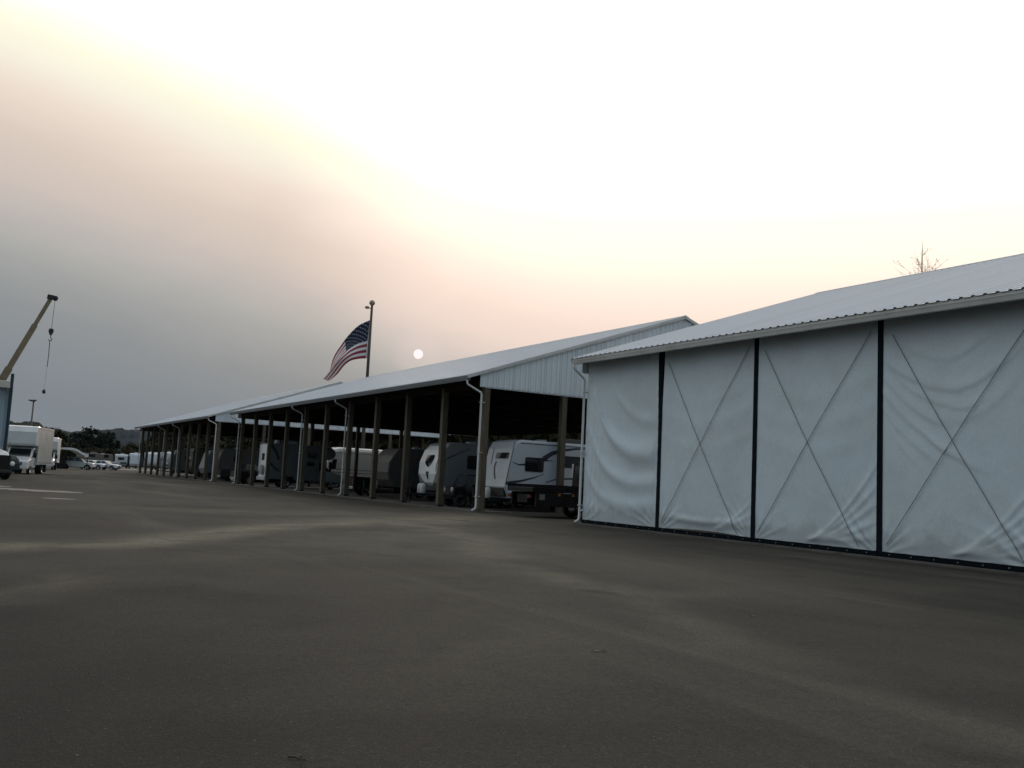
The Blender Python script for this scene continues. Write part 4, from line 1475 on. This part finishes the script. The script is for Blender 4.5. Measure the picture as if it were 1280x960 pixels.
# far row of recreational vehicles
for i, (x, y, rz, L, H) in enumerate(((28.6, 208.5, -100, 6.5, 2.95), (31.2, 207.5, -96, 7.0, 3.3), (34.4, 207.0, -94, 7.4, 3.7), (37.6, 206.0, -92, 7.6, 3.9), (40.9, 206.0, -92, 7.2, 3.4), (44.2, 206, -90, 7.4, 3.6))):
    travel_trailer(('leftmost distant white trailer, clear of the last shed', 'distant white trailer just left of the last shed corner', 'distant white trailer seen between the last shed end posts', 'tall distant white trailer fourth from the left in its row', 'distant white trailer fifth from the left in its row', 'rightmost distant white trailer seen through the last shed')[i], (x, y + L / 2, 0), R(rz), L=L, H=H, body=rvw, nose=('flat', 'slant', 'cap')[i % 3], simple=True, group='distant white trailers beyond the last shed')

# ------------------------------------------------------------------ yard lamp
lp = thing('lamp_post', 'slim dark yard lamp rising behind the box truck', 'lamp post', (7.2, 141.0, 0))
MB().lathe([(.30, 0), (.30, .5), (.16, .52), (.14, .7), (.09, 9.1), (0, 9.1)], 12, 'z').build('pole', polem, lp, smooth=True)
MB().box(-.36, .2, -.06, .06, 8.98, 9.08).build('cross_arm', polem, lp)
MB().box(-.62, -.1, -.22, .22, 9.06, 9.22).build('lamp_head', polem, lp, bevel=.04)
MB().box(-.06, .34, -.2, .2, 9.08, 9.26).build('lamp_head', polem, lp, bevel=.04)

# ------------------------------------------------------------------ crane
cr = thing('mobile_crane', 'yellow-tan crane with a telescopic boom and hanging hook at left', 'crane', (-.6, 110.0, 0), 0)
MB().box(-6.2, 2.6, -1.2, 1.2, .75, 1.35).build('carrier', cranep, cr, bevel=.04)
MB().prism([(2.3, .6), (4.4, .6), (4.45, 1.4), (4.15, 2.5), (2.3, 2.5)], -1.2, 1.2, rnd=.1).build('cab', cranep, cr)
decal(cr, -1, 1.2, [(2.7, 1.5), (4.1, 1.5), (3.95, 2.3), (2.7, 2.3)], glass, 'cab_window')
for x in (-5.2, -3.9, 1.2, 3.4):
    for s in (1, -1):
        wheel(cr, x, s * 1.0, .52, .36, dsteel)
MB().prism([(-2.6, 1.38), (1.4, 1.38), (1.6, 2.0), (1.0, 3.3), (-.8, 3.3), (-2.6, 2.6)], -.9, .9, rnd=.06).build('turret', cranep, cr)
piv = Vector((.3, 0, 2.6))
tip = Vector((6.9, 0, 18.75))
dv = (tip - piv).normalized()
for a, c, w, h in ((0, .5, .62, .74), (.42, .80, .50, .58), (.74, 1.0, .38, .42)):
    MB().beam(piv + (tip - piv) * a, piv + (tip - piv) * c, w, h).build('boom_section', cranep, cr, bevel=.02)
MB().beam(piv + Vector((1.2, 0, -.6)), piv + (tip - piv) * .40 + Vector((.35, 0, -.25)), .2, .2).build('lift_cylinder', steel, cr)
hd = MB()
hd.prism([(tip.x - .45, tip.z - .2), (tip.x - .1, tip.z - .36), (tip.x + .48, tip.z - .12), (tip.x + .54, tip.z + .1), (tip.x + .1, tip.z + .18), (tip.x - .4, tip.z + .22)], -.26, .26)
hdo = hd.build('boom_head', dsteel, cr)
MB().lathe([(.12, -.24), (.26, -.2), (.26, .2), (.12, .24)], 14, 'y', (tip.x + .38, 0, tip.z - .1)).build('sheave', dsteel, hdo, smooth=True)
hx = tip.x + .35
lines = MB()
for dx in (.0,):
    lines.tube([(hx + dx, 0, tip.z - .2), (hx - .05 + dx * .6, 0, 15.3)], .022, 5)
lines.build('hoist_rope', dsteel, cr)
hk = MB()
hk.prism([(hx - .27, 15.32), (hx + .13, 15.32), (hx + .19, 15.02), (hx + .03, 14.62), (hx - .17, 14.62), (hx - .33, 15.02)], -.14, .14, rnd=.04)
hk.tube([(hx - .06, 0, 14.6), (hx - .06, 0, 14.35), (hx + .1, 0, 14.2), (hx + .04, 0, 14.02), (hx - .14, 0, 14.0), (hx - .24, 0, 14.15)], .045, 7)
hk.build('hook_block', dsteel, cr)
MB().tube([(hx - .10, 0, 14.05), (hx - .07, 0, 12.6), (hx - .10, 0, 11.15)], .04, 6).build('chain', dsteel, cr)
MB().tube([(hx - .10, 0, 11.15), (hx - .16, 0, 8.75)], .009, 4).build('tag_line', dsteel, cr)
MB().lathe([(0, 8.25), (.13, 8.3), (.19, 8.45), (.15, 8.62), (.05, 8.75), (0, 8.76)], 12, 'z', (hx - .16, 0, 0)).build('tag_weight', dsteel, cr, smooth=True)

# ------------------------------------------------------------------ flagpole and flag
PX, PY = 34.15, 87.4
fp = thing('flagpole', 'tall dark flagpole rising behind the open shed roof', 'flagpole', (PX, PY, 0))
MB().lathe([(.36, 0), (.36, .12), (.20, .2), (.19, 3), (.16, 11), (.12, 18.6), (0, 18.6)], 14, 'z').build('pole', polem, fp, smooth=True)
ball = MB()
for i in range(1):
    prf = [(.0, 18.45)] + [(.30 * math.sin(PI * k / 10), 18.85 - .30 * math.cos(PI * k / 10)) for k in range(1, 10)] + [(0, 19.15)]
ball.lathe(prf, 16, 'z')
ball.build('finial_ball', goldm, fp, smooth=True)
lx = MB()
lx.tube([(0, 0, 18.3), (-.28, .16, 18.28), (-.45, .26, 18.36)], .05, 6)
lx.lathe([(0, 18.2), (.16, 18.22), (.24, 18.34), (.2, 18.46), (0, 18.48)], 12, 'z', (-.42, .25, 0))
lx.build('truck_pulley', goldm, fp)

RT = Vector((0.85932346, -0.50901538, 0.04966415))
UPV = Vector((-0.09582478, -0.06485841, 0.99328294))
DPV = Vector((0.505, 0.863, 0))
hoist = Vector((PX, PY, 17.05)) - RT * .14
top = [(0, 0), (-1.2, -.55), (-2.2, -1.5), (-2.95, -2.55), (-3.7, -3.75), (-4.2, -4.95), (-4.6, -6.0)]
bot = [(-.42, -3.9), (-1.1, -3.95), (-1.85, -4.15), (-2.5, -4.6), (-3.15, -5.2), (-3.7, -5.6), (-4.5, -6.15)]
NU, NV = 76, 39


def curve(pts, t):
    n = len(pts) - 1
    x = t * n
    i = min(int(x), n - 1)
    f_ = x - i
    p0, p1, p2, p3 = pts[max(i - 1, 0)], pts[i], pts[i + 1], pts[min(i + 2, n)]
    return tuple(.5 * ((2 * p1[k]) + (-p0[k] + p2[k]) * f_ + (2 * p0[k] - 5 * p1[k] + 4 * p2[k] - p3[k]) * f_ ** 2 + (-p0[k] + 3 * p1[k] - 3 * p2[k] + p3[k]) * f_ ** 3) for k in (0, 1))


def flag_pt(u, v, off=0.0):
    a, c = curve(top, u), curve(bot, u)
    vv = v + .10 * u * math.sin(PI * v * 2) * (1 - v)
    x = a[0] + (c[0] - a[0]) * vv
    y = a[1] + (c[1] - a[1]) * vv
    # cloth collapses toward the fly: spare height goes into folds away from the viewer
    dep = (.45 * u * math.sin(7.5 * u + 2.2 * v) + (.9 * u ** 1.2) * math.sin(PI * v * 1.6 + 2.5 * u) + .10 * math.sin(15 * u + 5 * v) * u)
    x += .10 * u * math.sin(9 * u + 6 * v)
    return hoist + RT * x + UPV * y + DPV * (dep + off)


fb = MB()
vs = [flag_pt(i / NU, j / NV) for j in range(NV + 1) for i in range(NU + 1)]
fs, mi = [], []
for j in range(NV):
    for i in range(NU):
        fs.append((j * (NU + 1) + i, j * (NU + 1) + i + 1, (j + 1) * (NU + 1) + i + 1, (j + 1) * (NU + 1) + i))
        stripe = int(j / NV * 13)
        canton = i / NU < .40 and stripe < 7
        mi.append(2 if canton else (0 if stripe % 2 == 0 else 1))
fb.add(vs, fs)
fb.mi = mi
fl = fb.build('flag', [fred, fwht, fblu], None, smooth=True)
tag(fl, 'red, white and blue striped flag drooping from the flagpole', 'flag')
stm = MB()
for r_ in range(9):
    for c_ in range(6 if r_ % 2 == 0 else 5):
        cu = .40 * (.5 + c_ + (0 if r_ % 2 == 0 else .5)) / 6
        cv = (7 / 13) * (r_ + .5) / 9
        for off in (-.012, .012):
            pts = []
            for k in range(10):
                rr = .0115 if k % 2 == 0 else .0045
                a = PI / 2 + k * PI / 5
                pts.append(flag_pt(max(0, cu + rr * math.cos(a) * .95), max(0, cv - rr * math.sin(a) * 1.8), off))
            stm.add(pts, [tuple(range(10))])
stm.build('stars', fwht, fl)
hs_ = MB()
hv = []
for j in range(NV + 1):
    p, q = flag_pt(0, j / NV), flag_pt(0, j / NV)
    hv += [p + RT * .16, p]
hs_.add(hv, [(2 * j, 2 * j + 1, 2 * j + 3, 2 * j + 2) for j in range(NV)])
hs_.build('heading_tape', fwht, fl)


# ------------------------------------------------------------------ trees, hills
def leaf_crown(seed, rx, rz, zc, nclump, nleaf, size, squash=1.0):
    """leaf quads in clumps over an uneven crown; returns MB"""
    rnd = random.Random(seed)
    b = MB()
    vs, fs = [], []
    for c_ in range(nclump):
        while True:
            p = Vector((rnd.uniform(-1, 1), rnd.uniform(-1, 1), rnd.uniform(-1, 1)))
            if .25 < p.length < 1:
                break
        p = p.normalized() * (p.length ** .55)
        lump = 1 + .28 * noise.noise(p * 1.7 + Vector((seed, 0, 0)))
        cc = Vector((p.x * rx * lump, p.y * rx * lump, zc + p.z * rz * lump * (1 if p.z > 0 else .8)))
        cr_ = rx * rnd.uniform(.14, .26)
        for l in range(nleaf):
            d = Vector((rnd.gauss(0, 1), rnd.gauss(0, 1), rnd.gauss(0, .8)))
            q = cc + d * cr_ * .55
            s = size * rnd.uniform(.6, 1.4)
            a = Vector((rnd.gauss(0, 1), rnd.gauss(0, 1), rnd.gauss(0, 1))).normalized()
            e = a.orthogonal().normalized()
            f2 = a.cross(e)
            o = len(vs)
            vs += [q - e * s, q + f2 * s * .6, q + e * s, q - f2 * s * .6]
            fs.append((o, o + 1, o + 2, o + 3))
    return b.add(vs, fs)


def trunk_mb(seed, h, r, rx):
    rnd = random.Random(seed)
    b = MB()
    pts = [(rnd.uniform(-.1, .1) * i, rnd.uniform(-.1, .1) * i, h * i / 5) for i in range(6)]
    b.tube(pts, r, 8, r * .35)
    for k in range(7):
        a = rnd.uniform(0, 2 * PI)
        z0 = h * rnd.uniform(.4, .9)
        l = rx * rnd.uniform(.5, .9)
        b.tube([(0, 0, z0), (math.cos(a) * l * .5, math.sin(a) * l * .5, z0 + l * .35), (math.cos(a) * l, math.sin(a) * l, z0 + l * .8)], r * .35, 6, r * .08)
    return b


VAR = []
for i, (rx, h, lm, sz) in enumerate(((4.3, 9.6, leafd, .42), (3.6, 9.2, leafd, .40), (2.9, 5.2, leafo, .34), (2.6, 4.4, leafb, .30), (3.4, 7.2, leafo, .38))):
    cm = leaf_crown(20 + i, rx, h * .46, h * .56, 70, 46, sz).mesh('crown', lm)
    tm = trunk_mb(40 + i, h * .75, .2 + .02 * h, rx).mesh('trunk', bark)
    VAR.append((cm, tm))


def tree(name, label, var, x, y, s=1.0, group=None, cat='tree', rz=0):
    t = thing(name, label, cat, (x, y, -.02), rz, group)
    t.scale = (s, s, s)
    inst('trunk', VAR[var][1], t)
    inst('crown', VAR[var][0], t)
    return t


tree('broadleaf_tree', 'large dark rounded tree on the left skyline, leftmost of the pair', 0, 26.6, 262, .95, rz=1)
tree('broadleaf_tree', 'dark rounded tree right of the largest one, by the far hill', 1, 30.7, 259, .92, rz=2)
for i, (x, y, v, s, rz) in enumerate(((14.5, 255, 4, 1.05, .3), (18.4, 262, 4, 1.15, 2), (22.0, 248, 2, 1.0, 4), (11.0, 270, 4, 1.2, 1), (6.5, 262, 4, 1.1, 3))):
    tree('olive_tree', 'olive-brown tree in the belt behind the white trucks', v, x, y, s, 'olive trees behind the white trucks', rz=rz)
for i, (x, y, v, s, rz) in enumerate(((26.0, 238, 3, .9, .5), (30.0, 241, 2, .8, 2), (33.6, 240, 3, 1.0, 1), (36.4, 245, 2, 1.1, 3), (40.0, 243, 2, 1.2, 4), (44.0, 247, 3, 1.2, 5), (48.0, 244, 2, 1.2, 0))):
    tree('shrub', 'low brown-green shrub behind the distant trailers', v, x, y, s, 'shrubs behind the distant trailers', 'shrub', rz=rz)
rnd = random.Random(5)
for i in range(46):
    x, y = 69 + rnd.uniform(-3, 5), 58 + i * 8.0
    tree('hedgerow_tree', 'olive hedgerow tree seen dimly through the open shed', (4, 2, 4, 3, 4)[i % 5], x, y, rnd.uniform(1.6, 2.1), 'hedgerow trees behind the sheds', rz=rnd.uniform(0, 6))

# bare tree topping the curtained shed's ridge
bt = thing('bare_tree', 'nearly bare thin tree showing its top above the white curtained shed roof', 'tree', (57.2, 40.7, 0))
rnd = random.Random(11)
segs, tips = [], []


def grow(p, d, l, r, depth):
    n = 4
    pts = [p]
    for i in range(n):
        d = (d + Vector((rnd.gauss(0, .10), rnd.gauss(0, .10), .05))).normalized()
        pts.append(pts[-1] + d * (l / n))
    segs.append((pts, r, r * .55))
    if depth == 0:
        tips.append(pts[-1])
        tips.append(pts[-2])
        return
    k = 3 if depth > 1 else 3
    for i in range(k):
        q = pts[-1] if i == 0 else pts[rnd.choice((1, 2, 3))]
        nd = (d + Vector((rnd.gauss(0, .55), rnd.gauss(0, .55), rnd.uniform(.0, .4)))).normalized()
        grow(q, nd, l * rnd.uniform(.55, .78), r * .55, depth - 1)


tk = MB()
tp = [Vector((0, 0, 0)), Vector((.1, 0, 4)), Vector((-.1, .1, 8)), Vector((.05, 0, 12)), Vector((-.1, 0, 15.5)), Vector((-.12, .05, 17.6)), Vector((-.08, .05, 19.2)), Vector((-.1, .05, 20.0))]
tk.tube(tp[:4], .26, 8, .10)
tk.tube(tp[3:], .085, 7, .006)
tk.build('trunk', barkl, bt)
for z, n_ in ((9, 3), (11.5, 3), (13.5, 3), (15, 4), (16.2, 4), (17, 2), (18.0, 2), (18.8, 2)):
    for i in range(n_):
        a = rnd.uniform(0, 2 * PI)
        l = max(.35, (20.6 - z) * .32)
        grow(Vector((-.1, .03, z)), Vector((math.cos(a) * .75, math.sin(a) * .75, .9)).normalized(), l, .012 + .004 * (20 - z), 2 if z < 17.5 else 1)
br = MB()
for pts, r0, r1 in segs:
    br.tube(pts, max(r0 * .6, .008), 5, max(r1 * .6, .005), cap=False)
br.build('branches', barkl, bt)
lf = MB()
for p in tips:
    if rnd.random() < .32:
        for k in range(2):
            q = p + Vector((rnd.gauss(0, .05), rnd.gauss(0, .05), rnd.gauss(0, .05)))
            s = rnd.uniform(.03, .06)
            lf.add([q + Vector((-s, 0, 0)), q + Vector((0, s, s * .6)), q + Vector((s, 0, s)), q + Vector((0, -s, -s * .4))], [(0, 1, 2, 3)])
lf.build('leaves', leafr, bt)


def hill(name, r0, r1, a0, a1, da, hfun, m, bump, seed, rows=14):
    b = MB()
    na = int((a1 - a0) / da)
    vs = []
    for j in range(rows + 1):
        q = j / rows
        for i in range(na + 1):
            az = R(a0 + da * i)
            r = r0 + (r1 - r0) * q
            h = hfun(a0 + da * i) * math.sin(q * PI / 2) ** 1.1
            x, y = r * math.sin(az), r * math.cos(az)
            sc_ = 1 / bump
            hb = bump * (.6 * noise.noise((x * sc_ * .35, y * sc_ * .35, seed)) + .6 * abs(noise.noise((x * sc_, y * sc_, seed + 3))))
            z = -.9 if j == 0 else h + hb * min(1, q * 3)
            vs.append((x, y, z))
    n = na + 1
    b.add(vs, [(j * n + i, (j + 1) * n + i, (j + 1) * n + i + 1, j * n + i + 1) for j in range(rows) for i in range(na)])
    return tag(b.build(name, m), kind='structure')


def lerp_tab(tab):
    def f_(a):
        for (a0, h0), (a1, h1) in zip(tab, tab[1:]):
            if a0 <= a <= a1:
                t = (a - a0) / (a1 - a0)
                t = t * t * (3 - 2 * t)
                return h0 + (h1 - h0) * t
        return tab[0][1] if a < tab[0][0] else tab[-1][1]
    return f_


hill('near_hill', 820, 1000, -60, 8, .05, lerp_tab([(-60, 26), (-20, 34), (-4, 30), (1.4, 31), (3.0, 32.5), (3.9, 27), (4.6, 26), (6.2, 8), (8, 0)]), hillm, 7, 1)
hill('far_hill', 2150, 2600, -62, 95, .09, lerp_tab([(-62, 60), (-10, 70), (3, 66), (4.4, 70), (5.2, 67), (6.5, 76), (7.4, 82), (9, 86), (20, 86), (45, 72), (95, 60)]), farm, 10, 2)
# brushy belt at the foot of the hills: uncountable
wd = leaf_crown(91, 1, 1, 0, 0, 0, 1)
rnd = random.Random(3)
vs, fs = [], []
for i in range(9000):
    az = R(rnd.uniform(-30, 20))
    r = rnd.uniform(290, 420)
    if rnd.random() < .5:
        r = rnd.uniform(290, 330)
    x, y = r * math.sin(az), r * math.cos(az)
    top_ = 4.2 + 3.0 * noise.noise((x * .05, y * .05, 7)) + (3.5 if az < R(4.6) else 0)
    z = rnd.random() ** .7 * top_
    s = rnd.uniform(.5, 1.1)
    a = Vector((rnd.gauss(0, 1), rnd.gauss(0, 1), rnd.gauss(0, 1))).normalized()
    e = a.orthogonal().normalized()
    f2 = a.cross(e)
    q = Vector((x, y, z))
    o = len(vs)
    vs += [q - e * s, q + f2 * s * .7, q + e * s, q - f2 * s * .7]
    fs.append((o, o + 1, o + 2, o + 3))
wd.add(vs, fs)
tag(wd.build('undergrowth', leafo), 'brushy green-brown belt at the foot of the hills', 'undergrowth', kind='stuff')


# ------------------------------------------------------------------ litter on the asphalt
def curled_leaf(label, x, y, rz, s, m, name='dry_leaf'):
    b = MB()
    vs = []
    for i in range(7):
        q = i / 6
        w = s * .34 * math.sin(PI * q) ** .8 + .001
        for j in (-1, 0, 1):
            vs.append(((q - .5) * s * 2, j * w, .006 + .28 * s * (abs(j) * .6 + (q - .5) ** 2 * 2.2)))
    b.add(vs, [(3 * i + j, 3 * i + 3 + j, 3 * i + 4 + j, 3 * i + 1 + j) for i in range(6) for j in (0, 1)])
    o = b.build(name, m, None, loc=(x, y, .002))
    o.rotation_euler = (0, 0, rz)
    return tag(o, label, 'leaf')


curled_leaf('curled pale leaf on bare asphalt right of centre', 5.06, 6.9, R(-40), .042, paperm)
curled_leaf('small dark leaf curling beside the pale one', 5.12, 6.86, R(10), .028, twigm)
curled_leaf('faint leaf on the asphalt toward the curtained shed', 8.41, 8.31, R(-20), .04, paperm)
tw = MB()
tw.tube([(-.055, 0, .008), (-.01, .012, .012), (.03, .006, .009), (.06, .018, .012)], .006, 6, .003)
tw.tube([(0, .01, .011), (.02, .03, .016)], .003, 5, .002)
o = tw.build('twig', twigm, None, loc=(1.62, 4.8, .002))
o.rotation_euler = (0, 0, R(-65))
tag(o, 'short dark twig on the asphalt at the bottom edge', 'twig')

pb = MB()
rnd = random.Random(21)
for i in range(500):
    d_ = 3.5 + 18 * rnd.random() ** 1.6
    a_ = R(rnd.uniform(-4, 62))
    x, y, r_ = d_ * math.sin(a_), d_ * math.cos(a_), rnd.uniform(.004, .011)
    vs_ = [(x + r_ * math.cos(k * PI / 2 + i) * rnd.uniform(.7, 1.3), y + r_ * math.sin(k * PI / 2 + i) * rnd.uniform(.7, 1.3), .001) for k in range(4)] + [(x, y, r_ * .8)]
    pb.add(vs_, [(0, 1, 4), (1, 2, 4), (2, 3, 4), (3, 0, 4)])
tag(pb.build('loose_gravel', mat('loose_stone', (.105, .10, .092), .9)), kind='stuff')

# ------------------------------------------------------------------ thin smoke in the air
hz = MB().box(-3700, 3700, -700, 3700, -1.2, 125)
hm = bpy.data.materials.new('smoke_haze')
hm.use_nodes = True
ht = hm.node_tree
ht.nodes.clear()
pv = N(ht, 'ShaderNodeVolumePrincipled')
pv.inputs['Color'].default_value = (.80, .86, .90, 1)
pv.inputs['Density'].default_value = 0.000015
pv.inputs['Anisotropy'].default_value = 0.2
ho = N(ht, 'ShaderNodeOutputMaterial')
ht.links.new(pv.outputs[0], ho.inputs['Volume'])
tag(hz.build('haze', hm), kind='stuff')
